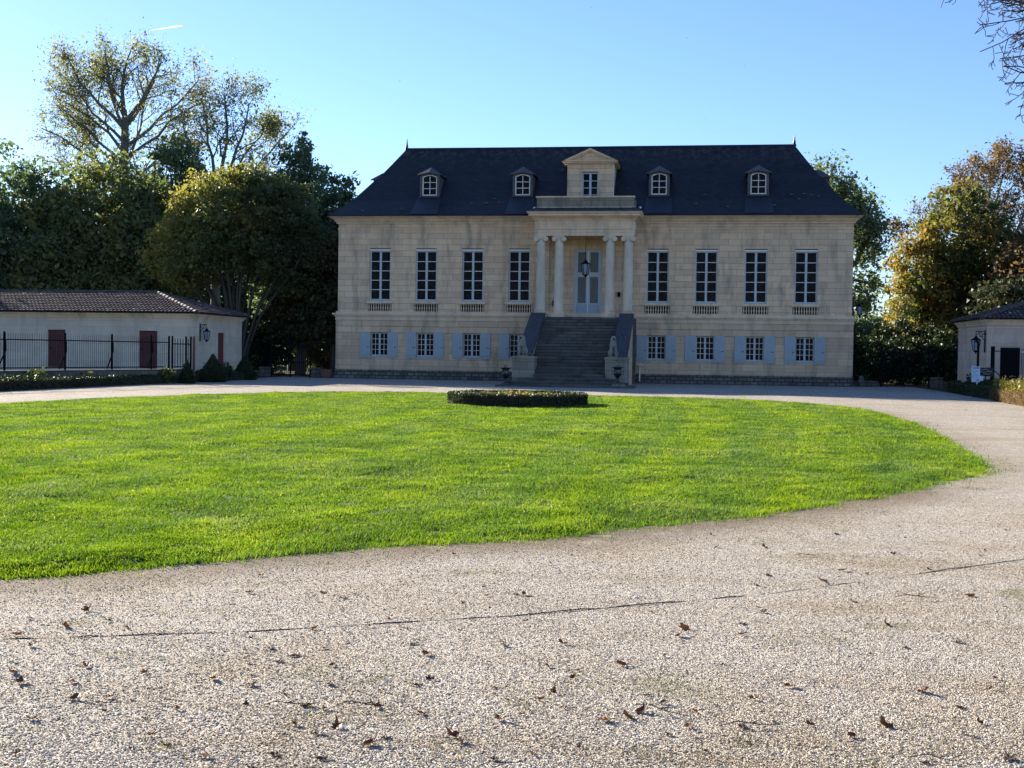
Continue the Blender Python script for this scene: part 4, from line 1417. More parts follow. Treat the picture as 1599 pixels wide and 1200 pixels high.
def outbuilding(sx, cx, yf, yr, H, doors, label, seed, xfar=46, hiprun=3.5, rise=1.15, wm='outwall'):
    """cx = |x| of the corner nearest the chateau"""
    ob = empty('outbuilding', (sx * (cx + 6), (yf + yr) / 2, 0), label, 'outbuilding')
    S = lambda x: sx * x
    mb = MB()
    P = lambda a, b, c: (S(a), b, c)
    mb.wall(cx, xfar, -.1, H - .2, yf, doors, .14, P)
    side_holes = [(-6.47, -5.51, .6, 2.48)] if sx < 0 else []
    mb.wall(yf, yr, -.1, H - .2, 0, side_holes, .14, lambda a, b, c: (S(cx + b), a, c))
    mb.add([(S(cx), yr, 0), (S(xfar), yr, 0), (S(xfar), yr, H), (S(cx), yr, H)], [(0, 1, 2, 3)])
    wall = mb.build('wall', M[wm], ob)
    mb = MB()
    for o_, z0, z1 in ((.03, H - .36, H - .32), (.06, H - .22, H - .12), (.12, H - .12, H - .05), (.19, H - .05, H + .03)):
        mb.box(S(cx - o_), S(xfar), yf - o_, yr + o_, z0, z1)
    mb.build('cornice', M['trim'], ob)
    for a, b, z0, z1 in doors:
        mb = MB()
        n = 5
        for k in range(n):
            l = a + .02 + (b - a - .04) * k / n; r_ = a + .02 + (b - a - .04) * (k + 1) / n - .008
            mb.box(S(l), S(r_), yf + .07, yf + .12, z0 + .01, z1 - .02)
        mb.box(S(a), S(b), yf + .115, yf + .135, z0, z1)
        dr = mb.build('door', M['maroon'], ob)
        mb = MB(); mb.box(S(b - .14), S(b - .10), yf + .05, yf + .07, (z0 + z1) / 2 - .05, (z0 + z1) / 2 + .08); mb.build('handle', M['iron'], dr)
    for a, b, z0, z1 in side_holes:
        mb = MB()
        for k in range(4):
            l = a + (b - a) * k / 4 + .005; r_ = a + (b - a) * (k + 1) / 4 - .005
            mb.box(S(cx + .07), S(cx + .12), l, r_, z0, z1)
        mb.box(S(cx + .115), S(cx + .13), a, b, z0, z1)
        mb.build('side_door', M['reddoor'], ob)
    # roof: solid under-roof plus tiles
    o_ = .30
    e0, e1, xh = yf - o_, yr + o_, cx - o_
    ym = (e0 + e1) / 2; zr = H + .03 + rise; z0 = H + .035
    xr = cx + hiprun
    mb = MB()
    vs = [(S(xh), e0, z0), (S(xfar), e0, z0), (S(xfar), e1, z0), (S(xh), e1, z0), (S(xr), ym, zr), (S(xfar), ym, zr)]
    mb.add(vs, [(0, 1, 5, 4), (0, 4, 3), (3, 4, 5, 2), (0, 3, 2, 1), (1, 2, 5)])
    rf = mb.build('roof', M['tile'], ob)
    half = ym - e0
    sl = math.hypot(half, zr - z0)
    Vf = Vector((0, half, zr - z0)) / sl
    slh = math.hypot(xr - xh, zr - z0)
    Vh = Vector((S(xr - xh), 0, zr - z0)) / slh
    wid = xfar - xh
    faces = [((S(xh), e0, z0), (S(1), 0, 0), wid, tuple(Vf), lambda u: sl * min(1, u / (xr - xh))),
             ((S(xh), e1, z0), (S(1), 0, 0), wid, (0, -Vf.y, Vf.z), lambda u: sl * min(1, u / (xr - xh))),
             ((S(xh), e0, z0), (0, 1, 0), e1 - e0, tuple(Vh), lambda u: slh * (1 - abs(u - half) / half))]
    canal_roof('roof_tiles', rf, faces, seed)
    mb = MB()
    rr2 = random.Random(seed)
    for a, b in (((S(xh), e0, z0 + .05), (S(xr), ym, zr + .07)), ((S(xh), e1, z0 + .05), (S(xr), ym, zr + .07)), ((S(xr), ym, zr + .07), (S(xfar), ym, zr + .07))):
        a, b = Vector(a), Vector(b); n = int((b - a).length / .4)
        for k in range(n):
            p = a + (b - a) * (k / n); q2 = a + (b - a) * ((k + 1.12) / n)
            j = Vector((0, 0, rr2.uniform(-.01, .012)))
            mb.tube([p + j + Vector((0, 0, .02)), q2 + j], [.115, .095], 7)
    rt = mb.build('ridge_tiles', m_simple('ridge_tile', (.11, .08, .072), .8, .25, 7), rf)
    return ob


outbuilding(-1, 19.36, -9.9, -2.9, 3.37, [(21.28, 22.28, .55, 2.5), (26.33, 27.32, .55, 2.5), (31.5, 32.5, .55, 2.5)],
            'long low cream outbuilding with maroon doors on the left', 31)
outbuilding(1, 19.76, -9.2, -2.5, 3.48, [(23.5, 24.5, .4, 2.5)], 'low pinkish outbuilding with a tiled hip roof at the right edge', 32, wm='outwall_pink')


# ------------------------------------------------------------------ railings, gates, piers
def railing(root, p0, p1, z0, z1, sp=.13, r_=.011, rails=(.12, .88), spike=.06, name='bars', bw=None):
    p0, p1 = Vector((*p0, 0)), Vector((*p1, 0))
    L = (p1 - p0).length; n = int(L / sp); d = (p1 - p0).normalized()
    mb = MB()
    for i in range(n + 1):
        p = p0 + d * (i * sp)
        mb.tube([(p.x, p.y, z0), (p.x, p.y, z1 - spike), (p.x, p.y, z1)], [r_, r_, r_ * .25], 4)
    mb.build(name, M['iron'], root)
    mb = MB()
    for t in rails:
        z = z0 + (z1 - z0) * t
        mb.bar((p0.x, p0.y, z), (p1.x, p1.y, z), .035, .045)
    mb.build('rail', M['iron'], root)


A0, A1 = (-17.42, -14.8), (-20.6, -25.9)
LX, LY = A1[0] - A0[0], A1[1] - A0[1]
A2 = (A0[0] + LX * 1.9, A0[1] + LY * 1.9)
gA = (A0[0] + LX * .13, A0[1] + LY * .13)
fl = empty('iron_railing', (gA[0], gA[1], .7), 'long black iron railing with back braces before the left outbuilding', 'railing')
railing(fl, gA, A2, .70, 2.14, .125, .008, (.04, .82))
for t in (.24, .46, .70, .98, 1.3, 1.6):
    x, y = A0[0] + LX * t, A0[1] + LY * t
    mb = MB(); mb.bar((x, y, .65), (x, y, 2.2), .06); mb.build('post', M['iron'], fl)
    mb = MB(); mb.tube([(x + .04, y + .02, 1.85), (x + .05, y + .02, 1.45), (x + .25, y - .95, .72)], .028, 6); mb.build('brace', M['iron'], fl)
wlw = MB()
nrm = Vector((LX, LY, 0)).normalized(); side = Vector((-nrm.y, nrm.x, 0))
a_, b_ = Vector((*A0, 0)), Vector((*A2, 0))
wlw.bar(a_ + Vector((0, 0, .3)), b_ + Vector((0, 0, .3)), .30, .72)
tag(wlw.build('garden_wall', M['lowwall'], None), 'low dark stone wall carrying the left iron railing', 'wall')
gt = empty('iron_gate', (A0[0], A0[1], .7), 'small iron gate with heavier bars between the left railing and rusty post', 'gate')
railing(gt, A0, (gA[0] + .1, gA[1] + .15), .70, 2.1, .2, .02, (.04, .8))
for t in (.115, .135, .0, .03):
    x, y = A0[0] + LX * t, A0[1] + LY * t
    mb = MB(); mb.bar((x, y, .6), (x, y, 2.18), .07); mb.build('gate_post', M['iron'], gt)
x, y = A0[0] + .05, A0[1] + .25
mb = MB(); mb.bar((x, y, .0), (x, y, 2.12), .10); mb.lathe([(.06, 0), (.065, .03), (.02, .09)], (x, y, 2.12), 8)
tag(mb.build('rusty_post', M['rust'], None), 'rusty reddish post at the right end of the left railing', 'post')

# rear fence, left of chateau, with double gate
fb = empty('iron_fence', (-16, .6, 0), 'tall black iron fence between left outbuilding and chateau', 'fence')
railing(fb, (-20.1, .5), (-18.85, .5), .3, 2.2, .14, .014, (.05, .9))
railing(fb, (-16.35, .5), (-14.75, .5), .3, 2.2, .14, .014, (.05, .9))
mb = MB(); mb.box(-20.2, -18.95, .4, .6, 0, .32); mb.box(-16.2, -14.7, .4, .6, 0, .32); mb.build('fence_wall', M['lowwall'], fb)
gb = empty('double_gate', (-17.6, .5, 0), 'tall black iron double gate left of the chateau', 'gate')
railing(gb, (-18.75, .5), (-16.45, .5), .08, 2.05, .13, .014, (.03, .4, .93))
for x in (-18.8, -17.6, -16.4):
    mb = MB(); mb.bar((x, .5, 0), (x, .5, 2.25), .08); mb.build('gate_post', M['iron'], gb)
for x, lb in ((-19.1, 'low stone block at the left foot of the tall double gate'), (-15.95, 'low stone block at the right foot of the tall double gate')):
    mb = MB(); mb.box(x - .3, x + .3, .12, .62, 0, .5); mb.box(x - .33, x + .33, .09, .65, .5, .58)
    tag(mb.build('stone_block', M['lowwall'], None, bevel=.02), lb, 'stone block')
mb = MB(); mb.lathe([(.24, 0), (.30, .15), (.34, .42), (.37, .44), (.37, .5), (.32, .5), (.3, .44)], (-15.1, -.6, 0), 18)
tag(mb.build('flower_pot', M['terracotta'], None), 'brown terracotta pot beside the left corner of the chateau', 'flower pot')

# rear fence, right of chateau
fr_ = empty('iron_fence', (17.5, 1, 0), 'tall black iron fence between chateau and right outbuilding', 'fence')
railing(fr_, (14.75, 1.0), (16.3, 1.0), .3, 2.1, .14, .014, (.05, .9))
railing(fr_, (18.95, 1.0), (20.7, 1.0), .3, 2.1, .14, .014, (.05, .9))
mb = MB(); mb.box(14.7, 16.2, .9, 1.1, 0, .32); mb.box(19.0, 20.8, .9, 1.1, 0, .32); mb.build('fence_wall', M['lowwall'], fr_)
gr = empty('double_gate', (17.6, 1, 0), 'tall black iron double gate right of the chateau', 'gate')
railing(gr, (16.4, 1.0), (18.85, 1.0), .08, 2.05, .13, .014, (.03, .4, .93))
for x in (16.35, 17.6, 18.9):
    mb = MB(); mb.bar((x, 1.0, 0), (x, 1.0, 2.25), .08); mb.build('gate_post', M['iron'], gr)
mb = MB(); mb.box(18.98, 19.6, .5, 1.15, 0, .5); mb.box(18.95, 19.63, .47, 1.18, .5, .57)
tag(mb.build('stone_block', M['lowwall'], None, bevel=.02), 'low stone block at the right foot of the right double gate', 'stone block')
mb = MB(); mb.lathe([(.2, 0), (.17, .3), (.14, .55), (.05, .62)], (15.2, .3, 0), 10)
tag(mb.build('guard_stone', M['lowwall'], None), 'small guard stone at the right corner of the chateau', 'guard stone')

# right foreground enclosure: boarded gate and railing
rg = empty('iron_gate', (19.6, -11.3, .6), 'dark boarded iron gate in front of the right outbuilding', 'gate')
mb = MB()
for i in range(12):
    x = 19.95 + i * .072
    mb.box(x, x + .066, -11.2, -11.17, .62, 2.16); mb.tube([(x + .033, -11.185, 2.16), (x + .033, -11.185, 2.24)], [.014, .004], 4)
mb.build('gate_boards', M['iron'], rg)
mb = MB(); mb.bar((19.62, -11.2, .3), (19.62, -11.2, 2.22), .15); mb.build('gate_post', M['iron'], rg)
mb = MB(); mb.bar((19.62, -11.2, 2.0), (20.0, -11.2, 2.0), .04); mb.bar((19.7, -11.2, 1.1), (20.0, -11.2, .85), .04); mb.build('gate_hinge', M['iron'], rg)
rf2 = empty('iron_railing', (21, -11.6, .7), 'black iron railing with pale top rail at the right edge', 'railing')
railing(rf2, (20.85, -11.3), (24.2, -21.5), .7, 2.15, .135, .012, (.04,))
mb = MB(); mb.bar((20.85, -11.3, 1.98), (24.2, -21.5, 1.98), .05, .06); mb.build('top_rail', M['white'], rf2)
mb = MB(); mb.bar((19.5, -11.25, .3), (20.85, -11.3, .3), .3, .7); mb.bar((20.85, -11.3, .3), (24.2, -21.5, .3), .3, .72)
tag(mb.build('garden_wall', M['lowwall'], None), 'low dark stone wall under the right railing', 'wall')
mb = MB(); mb.tube([(18.83, -11.9, .1), (18.83, -11.9, 2.32), (18.79, -11.9, 2.42), (18.70, -11.9, 2.44)], .055, 8)
tag(mb.build('black_post', M['iron'], None), 'tall black post with a bent top beside the right outbuilding corner', 'post')

# signs
s1 = empty('information_sign', (18.5, -12.9, 0), 'pale blue and white information panel on a short white post', 'sign')
mb = MB(); mb.box(18.36, 18.72, -12.93, -12.90, .60, 1.30); mb.build('panel', M['signwhite'], s1)
mb = MB(); mb.bar((18.60, -12.9, .0), (18.60, -12.9, .62), .06); mb.build('post', M['text'], s1)
mb = MB()
rr = random.Random(2)
mb.box(18.40, 18.68, -12.938, -12.931, 1.20, 1.26)
for i in range(7):
    z = 1.12 - i * .05
    mb.box(18.40, 18.40 + rr.uniform(.14, .27), -12.936, -12.931, z, z + .012)
mb.box(18.58, 18.68, -12.937, -12.931, .66, .73)
mb.build('lettering', M['textblue'], s1)
s1b = MB(); s1b.box(18.66, 18.86, -12.96, -12.94, .66, .88)
o = s1b.build('small_panel', M['signwhite'], s1)
s2 = empty('black_sign', (19.0, -12.6, 0), 'small black sign with pale handwriting on a red stake', 'sign')
mb = MB(); mb.box(18.74, 19.36, -12.62, -12.59, .86, 1.25); mb.build('panel', M['signblack'], s2)
mb = MB(); mb.bar((19.03, -12.58, .1), (19.03, -12.58, .95), .05); mb.build('stake', M['rust'], s2)
mb = MB()
for row, (xa, xb) in enumerate(((18.84, 19.18), (18.80, 19.30), (18.92, 19.22))):
    z = 1.16 - row * .1
    pts = []
    x = xa
    while x < xb:
        pts.append((x, -12.63, z + rr.uniform(-.028, .028))); x += .022
    mb.tube(pts, .006, 4)
mb.build('lettering', M['text'], s2)


# ------------------------------------------------------------------ vegetation
def leaf_quads(C, size, rng, out=None, aspect=.6, updir=None, var=.35):
    """C (n,3) -> rhombic leaves, random orientation, slightly biased outwards"""
    n = len(C)
    d = rng.normal(size=(n, 3))
    if updir is not None: d = d * .7 + updir
    d /= np.linalg.norm(d, axis=1)[:, None]
    r = rng.normal(size=(n, 3))
    s_ = np.cross(d, r); s_ /= np.linalg.norm(s_, axis=1)[:, None] + 1e-9
    sz = size * rng.lognormal(0, var, n)[:, None] * .5
    a, b = d * sz, s_ * sz * aspect
    nrm = np.cross(d, s_) * sz * .25
    return np.stack([C - a, C + b + nrm, C + a, C - b + nrm], 1)


def clumps(rng, ells, ncl, per, cr, hollow=.45):
    """leaf centres grouped in clumps filling a union of ellipsoids (cx,cy,cz,rx,ry,rz)"""
    ells = np.array(ells, float)
    vol = ells[:, 3] * ells[:, 4] * ells[:, 5]
    pick = rng.choice(len(ells), ncl, p=vol ** .75 / (vol ** .75).sum())
    u = rng.normal(size=(ncl, 3)); u /= np.linalg.norm(u, axis=1)[:, None]
    rad = (hollow + (1 - hollow) * rng.rand(ncl) ** .55)[:, None] * rng.uniform(.86, 1.1, (ncl, 1))
    E = ells[pick]
    cc = E[:, :3] + u * rad * E[:, 3:6]
    crs = cr * rng.lognormal(0, .3, ncl)
    k = np.repeat(np.arange(ncl), per)
    v = rng.normal(size=(len(k), 3)); v *= (rng.rand(len(k)) ** .5 / np.linalg.norm(v, axis=1))[:, None] * np.array([1.15, 1.15, .75])
    P = cc[k] + v * crs[k][:, None]
    return P, k, cc, u[k]


def grow(mb, start, end, r0, r1, rng, level, tips, spread=.9, nsub=6, up=.15, wig=.06, lens=(.35, .7), tipmin=.012, nseg=6, decay=.62, subm=.8):
    """a limb from start to end with recursive side branches; collects tips"""
    s, e = Vector(start), Vector(end)
    L = (e - s).length
    if L < .05: return
    bow = Vector((rng.uniform(-1, 1), rng.uniform(-1, 1), rng.uniform(-.6, .2))) * L * wig
    pts, rad = [], []
    for i in range(nseg + 1):
        t = i / nseg
        p = s.lerp(e, t) + bow * math.sin(math.pi * t) + Vector((rng.uniform(-1, 1), rng.uniform(-1, 1), rng.uniform(-1, 1))) * L * .018 * (0 < i < nseg)
        pts.append(p); rad.append(max(tipmin, r0 + (r1 - r0) * t ** .8))
    mb.tube(pts, rad, 8 if r0 > .15 else (5 if r0 > .05 else 3), cap=False)
    if level == 0:
        tips.append(pts[-1]); tips.append(pts[len(pts) // 2]); return
    for k in range(nsub):
        t = .28 + .72 * (k + rng.uniform(.1, .9)) / nsub
        i = min(int(t * nseg), nseg - 1); f = t * nseg - i
        p = pts[i].lerp(pts[i + 1], f)
        d = (pts[i + 1] - pts[i]).normalized()
        side = Vector((rng.gauss(0, 1), rng.gauss(0, 1), rng.gauss(0, .8)))
        side -= d * side.dot(d); side.normalize()
        nd = (d * (1 - spread * .45) + side * spread * rng.uniform(.5, 1) + Vector((0, 0, up))).normalized()
        l = L * rng.uniform(*lens) * (1.15 - .55 * t)
        rr_ = max(tipmin, (rad[i] * .58))
        grow(mb, p, p + nd * l, rr_, max(tipmin, rr_ * .35), rng, level - 1, tips, spread, max(3, int(round(nsub * subm))), up, wig, lens, tipmin, max(3, nseg - 1), subm=subm)
    tips.append(pts[-1])


def tree(name, label, cat, base, trunk_top, tr, ells, ncl, per, cr, size, mat, seed, limbs=6, bark='bark', hollow=.45, group=None, tintbias=0.0, side_tint=None, limb_level=0):
    x, y, z = base
    root = empty(name, base, label, cat, group)
    rng = random.Random(seed); nr = np.random.RandomState(seed)
    mb = MB(); tips = []
    top = Vector(trunk_top)
    b = Vector(base)
    pts = [b + Vector((0, 0, -.1)), b.lerp(top, .3) + Vector((rng.uniform(-.1, .1), 0, 0)), b.lerp(top, .65), top]
    mb.tube(pts, [tr * 1.25, tr, tr * .8, tr * .35], 10, cap=False)
    P, k, cc, U = clumps(nr, ells, ncl, per, cr, hollow)
    for i in range(limbs):
        t = rng.uniform(.35, .95)
        s = b.lerp(top, t)
        e = Vector(cc[rng.randrange(len(cc))])
        e = s.lerp(e, .85)
        grow(mb, s, e, tr * .45, .03, rng, limb_level, tips, nsub=4)
    mb.build('trunk', M[bark], root, smooth=True)
    ctint = nr.rand(ncl)
    tint = np.clip(.12 + .42 * ctint[k] + nr.normal(0, .17, len(k)) + tintbias, 0, 1)
    if side_tint is not None:
        dvec, amt = side_tint
        tint = np.clip(tint + amt * (U @ np.array(dvec)), 0, 1)
    V = leaf_quads(P, size, nr, updir=U * .4)
    soup('crown', V, 4, M[mat], root, tint)
    return root


def E_(cx, cy, cz, rx, ry, rz): return (cx, cy, cz, rx, ry, rz)


SUNV = tuple(SUN_DIR)
# --- left group -------------------------------------------------------
tree('broadleaf_tree', 'dense dark green tree at the far left edge behind the outbuilding', 'tree', (-43.5, 15, 0), (-43, 15, 9), .45,
     [E_(-43.6, 15, 9.6, 4.6, 4.5, 6.2), E_(-47.5, 15, 8.0, 4.2, 4, 6.0), E_(-41, 13, 7.2, 3.2, 3.6, 5.4), E_(-44, 14, 5, 5.5, 4, 4)], 900, 60, 1.0, .28, 'leaf_dark', 101)
tree('broadleaf_tree', 'broad dense tree with a yellow green top, right of the far left tree', 'tree', (-35.4, 13.5, 0), (-35, 13.5, 9), .5,
     [E_(-35.5, 13.5, 10.6, 3.7, 4, 5.0), E_(-38.6, 13.5, 7.8, 3.2, 4, 5.4), E_(-32.4, 13.5, 8.2, 3.3, 4, 5.0), E_(-35, 12, 5, 6.0, 4, 4)], 1050, 60, 1.0, .27, 'leaf_mid', 102)
tree('broadleaf_tree', 'dark bushy tree between the two tall sparse trees', 'tree', (-34.0, 22.5, 0), (-34, 22.5, 13), .45,
     [E_(-34.3, 22.5, 14.6, 2.1, 2.5, 3.6), E_(-36.4, 22, 11.5, 2.6, 2.6, 4), E_(-32.3, 22.5, 12, 2.6, 2.6, 3.8)], 330, 46, .8, .28, 'leaf_dark', 103, hollow=.3)
tree('columnar_tree', 'tall narrow dark tree with a twin pointed top left of the chateau', 'tree', (-24.0, 20.5, 0), (-24, 20.5, 13), .4,
     [E_(-24.9, 20.5, 15.0, .85, 1.2, 2.6), E_(-23.5, 20.5, 15.2, .8, 1.2, 2.9), E_(-24.2, 20.5, 11.0, 2.4, 2.2, 4.6), E_(-22.6, 20, 12.3, 1.4, 1.4, 3.0), E_(-26.6, 20, 10.3, 1.6, 2, 3.9), E_(-24, 20, 6, 3.4, 2.8, 5)], 560, 50, .62, .25, 'leaf_dark', 104, tintbias=.12)
tree('broadleaf_tree', 'loose rounded tree behind the left end of the chateau roof', 'tree', (-20.2, 18, 0), (-20.2, 18, 10), .35,
     [E_(-20.3, 18, 12.4, 1.5, 1.8, 2.9), E_(-19.6, 18, 10.6, 1.7, 2, 3.0), E_(-21.4, 18, 9, 2.2, 2.2, 4), E_(-19.6, 17.5, 7, 2.6, 2.5, 4)], 430, 46, .66, .26, 'leaf_dark', 105, hollow=.3, tintbias=.1)

tree('broadleaf_tree', 'leafy tree beyond the left edge shading the railing', 'tree', (-47.5, 2.5, 0), (-47.5, 2.5, 8), .35,
     [E_(-47.5, 2.5, 9.2, 2.6, 2.8, 3.6), E_(-49.5, 3, 7, 2.6, 2.6, 3.2), E_(-45.8, 2, 6.6, 2.2, 2.4, 3)], 260, 50, .9, .26, 'leaf_dark', 120)
# the round many-stemmed tree
rt = empty('multi_stem_tree', (-23.3, 6.8, 0), 'round multi stemmed tree with olive leaves rising behind the left outbuilding', 'tree')
rng = random.Random(106); nr = np.random.RandomState(106)
mb = MB(); tips = []
for i in range(17):
    t = -1 + 2 * (i + .5) / 17
    e = Vector((-23.2 + 5.2 * t + rng.uniform(-.4, .4), 6.8 + rng.uniform(-2.6, 2.2), 10.2 - 3.6 * t * t + rng.uniform(-.5, .8)))
    s = Vector((-23.3 + .35 * t, 6.8 + rng.uniform(-.3, .3), .0))
    m_ = s.lerp(e, .45) + Vector((-t * .5, 0, .5))
    mb.tube([s, s.lerp(m_, .5) + Vector((rng.uniform(-.1, .1), 0, .1)), m_, m_.lerp(e, .5), e], [.13, .10, .085, .06, .03], 7, cap=False)
    for j in range(4):
        f = rng.uniform(.15, .9); p = m_.lerp(e, f)
        grow(mb, p, p + Vector((t * 1.2 + rng.uniform(-.8, .8), rng.uniform(-1, 1), rng.uniform(.8, 1.8))), .035, .015, rng, 1, tips, nsub=3, tipmin=.014)
mb.build('trunk', M['bark'], rt, smooth=True)
ells = [E_(-23.2, 6.8, 8.6, 5.3, 4.2, 4.7), E_(-26.4, 6.5, 7.5, 2.7, 3, 2.9), E_(-19.9, 7.0, 7.6, 2.9, 3, 3.0), E_(-23.2, 6.8, 10.6, 3.6, 3.2, 2.9), E_(-21.0, 6.8, 10.2, 2.5, 3, 2.7)]
P, k, cc, U = clumps(nr, ells, 1300, 62, .60, .5)
keep = P[:, 2] > 5.4 + .35 * np.abs(P[:, 0] + 23.2) * -.35 + nr.normal(0, .55, len(P))
keep = (P[:, 2] > 5.7 + 1.2 * np.exp(-((P[:, 0] + 23.4) / 2.4) ** 2) + nr.normal(0, .45, len(P))) | (P[:, 0] > -20.2)
P, k, U = P[keep], k[keep], U[keep]
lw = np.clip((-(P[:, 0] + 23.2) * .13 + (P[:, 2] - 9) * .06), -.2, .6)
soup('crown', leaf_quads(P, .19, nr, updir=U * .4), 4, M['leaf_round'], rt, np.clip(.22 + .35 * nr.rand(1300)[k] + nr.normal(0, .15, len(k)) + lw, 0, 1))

# dark evergreens by the rear gate
for i, (x, y, h, rx, lb) in enumerate(((-19.6, 8.5, 8.4, 1.9, 'dark brownish evergreen behind the left part of the tall left gate'), (-16.9, 7.5, 9.0, 2.2, 'dark brownish evergreen pressed close to the left wall of the chateau'))):
    tree('evergreen_tree', lb, 'tree', (x, y, 0), (x, y, h - 1), .3, [E_(x, y, h * .62, rx, rx, h * .38), E_(x - .2, y, h * .42, rx * 1.25, rx, h * .2), E_(x + .3, y, h * .8, rx * .8, rx * .8, h * .2)],
         420, 55, .5, .19, 'leaf_conifer', 110 + i, hollow=.4, tintbias=.28)


# --- tall sparse trees --------------------------------------------------
def sparse_tree(name, label, base, fork, limbs, r0, seed, leafmat, dens, lvl=3, size=.24, clr=.5, extra=None, bark='bark', nsub=6, tipmin=.022, leafp=.8):
    root = empty(name, base, label, 'tree')
    rng = random.Random(seed); nr = np.random.RandomState(seed)
    mb = MB(); tips = []
    b, f = Vector(base), Vector(fork)
    mb.tube([b, b.lerp(f, .4) + Vector((.15, 0, 0)), b.lerp(f, .75), f], [r0 * 1.2, r0, r0 * .85, r0 * .7], 12, cap=False)
    for (t, e, rf_) in limbs:
        s = b.lerp(f, t)
        grow(mb, s, e, r0 * rf_, .05, rng, lvl, tips, spread=.95, nsub=nsub, up=.20, wig=.10, lens=(.27, .52), tipmin=tipmin, subm=.88)
    mb.build('trunk', M[bark], root, smooth=True)
    T = np.array([tuple(p) for p in tips])
    sel = nr.rand(len(T)) < leafp
    # foliage survives in loose patches
    pn = vnoise(T[:, 0] + T[:, 1] * .3, T[:, 2], .33, seed)
    n_each = np.where(sel, nr.poisson(dens * (.3 + 1.9 * np.clip(pn - .3, 0, 1))), 0)
    k = np.repeat(np.arange(len(T)), n_each)
    P = T[k] + nr.normal(0, clr * .5, (len(k), 3))
    if extra:
        Pe, ke, _, _ = clumps(nr, extra[0], extra[1], extra[2], .6, .2)
        P = np.concatenate([P, Pe]); k = np.concatenate([k, ke + len(T)])
    ct = nr.rand(k.max() + 1)
    soup('crown', leaf_quads(P, size, nr), 4, M[leafmat], root, np.clip(.2 + .45 * ct[k] + nr.normal(0, .2, len(k)), 0, 1))
    return root


B = (-43.6, 32.5, 0)
sparse_tree('tall_tree', 'tallest tree, sparse and half bare, with its trunk showing high above the left group', B, (-43.3, 32.5, 21.5),
            [(1, (-42.4, 32, 27.6), .6), (1, (-45.6, 33, 26.2), .45), (.98, (-39.8, 32, 26.2), .5), (.86, (-49.4, 32, 23.2), .4), (.88, (-36.8, 33, 24.8), .45), (.95, (-47.8, 31, 26.3), .4), (.9, (-49.2, 33, 25.2), .36), (.82, (-48.8, 31, 22.4), .34), (.96, (-40.8, 34, 27.0), .36), (.78, (-49.4, 33.5, 22.0), .33),
             (.74, (-50.8, 32, 20.6), .4), (.80, (-36.3, 32, 22.6), .42), (.72, (-38.0, 33, 19.4), .4), (.66, (-49.5, 32, 18.0), .35), (.93, (-43.5, 29, 26.5), .4), (.8, (-43, 36, 25), .4), (.62, (-39.5, 31, 17.2), .3)],
            .44, 201, 'leaf_pale', 5.5, extra=([E_(-43.3, 32, 20.6, 1.5, 1.3, 3.6), E_(-47.2, 32, 19.2, 1.8, 1.5, 1.3), E_(-44.5, 32, 16, 2.2, 2, 1.7), E_(-37.0, 33, 20.3, 1.8, 1.4, 2.4)], 110, 22), bark='bark_pale', nsub=7, size=.17, clr=1.1, tipmin=.016)
B = (-34.0, 29.5, 0)
sparse_tree('tall_tree', 'second tall sparse tree, forked, with a bare arm reaching right', B, (-33.8, 29.5, 15.0),
            [(1, (-33.2, 29.5, 23.0), .6), (1, (-36.6, 29, 20.6), .42), (.98, (-31.0, 29.5, 22.0), .5), (.95, (-27.6, 29.5, 19.6), .42), (.9, (-36.4, 30, 18.2), .35), (1, (-34.6, 28, 22.2), .45), (.9, (-29.6, 29, 17.0), .3), (1, (-30.2, 31, 20.0), .35)],
            .40, 202, 'leaf_pale', 6.5, extra=([E_(-31.8, 29.5, 14.2, 1.8, 1.6, 2.0), E_(-36.6, 29, 14.8, 1.4, 1.6, 2.4), E_(-33.4, 29, 19.5, 1.8, 1.4, 2.4)], 90, 26), bark='bark_pale', nsub=7, size=.17, clr=1.1, tipmin=.016)

# --- right group --------------------------------------------------------
B = (17.4, 26.3, 0)
sparse_tree('broadleaf_tree', 'loose dark tree behind the right end of the chateau', B, (17.2, 26.3, 10),
            [(1, (17.0, 26.3, 14.0), .5), (1, (15.2, 26, 15.2), .45), (.95, (18.8, 26.3, 11.9), .5), (.85, (19.6, 26.3, 9.4), .45), (.75, (19.6, 26.3, 7.0), .4), (.9, (15.2, 26, 13.0), .4), (.6, (18.6, 26.3, 5.6), .35), (.8, (18.6, 25, 11.4), .4), (.9, (18.2, 27, 13.4), .4)],
            .36, 203, 'leaf_dark', 9, lvl=2, clr=1.0, size=.24, nsub=8, extra=([E_(17.0, 26.3, 9.5, 2.2, 1.8, 4.6), E_(18.9, 26.3, 8.2, 1.1, 1.2, 3.0), E_(16.6, 26, 4.5, 1.6, 1.6, 3.0)], 95, 30), leafp=.97)
tree('autumn_tree', 'large tree turning yellow and orange right of the chateau', 'tree', (23.6, 16.8, 0), (23.6, 16.8, 9), .42,
     [E_(23.4, 16.8, 9.6, 2.9, 3.2, 3.9), E_(21.3, 16.8, 7.2, 2.5, 3, 3.1), E_(25.6, 17, 7.6, 2.8, 3, 3.6), E_(20.2, 16.5, 5.2, 1.5, 2, 2.0), E_(22.2, 16.5, 4.4, 2.0, 2.2, 2.4), E_(25, 16.5, 4.4, 2.6, 2.6, 2.5)],
     760, 56, .62, .23, 'leaf_yellow', 107, hollow=.5, side_tint=((-1, 0, -.25), .26), tintbias=.0, limb_level=1, limbs=9)
B = (28.0, 27.5, 0)
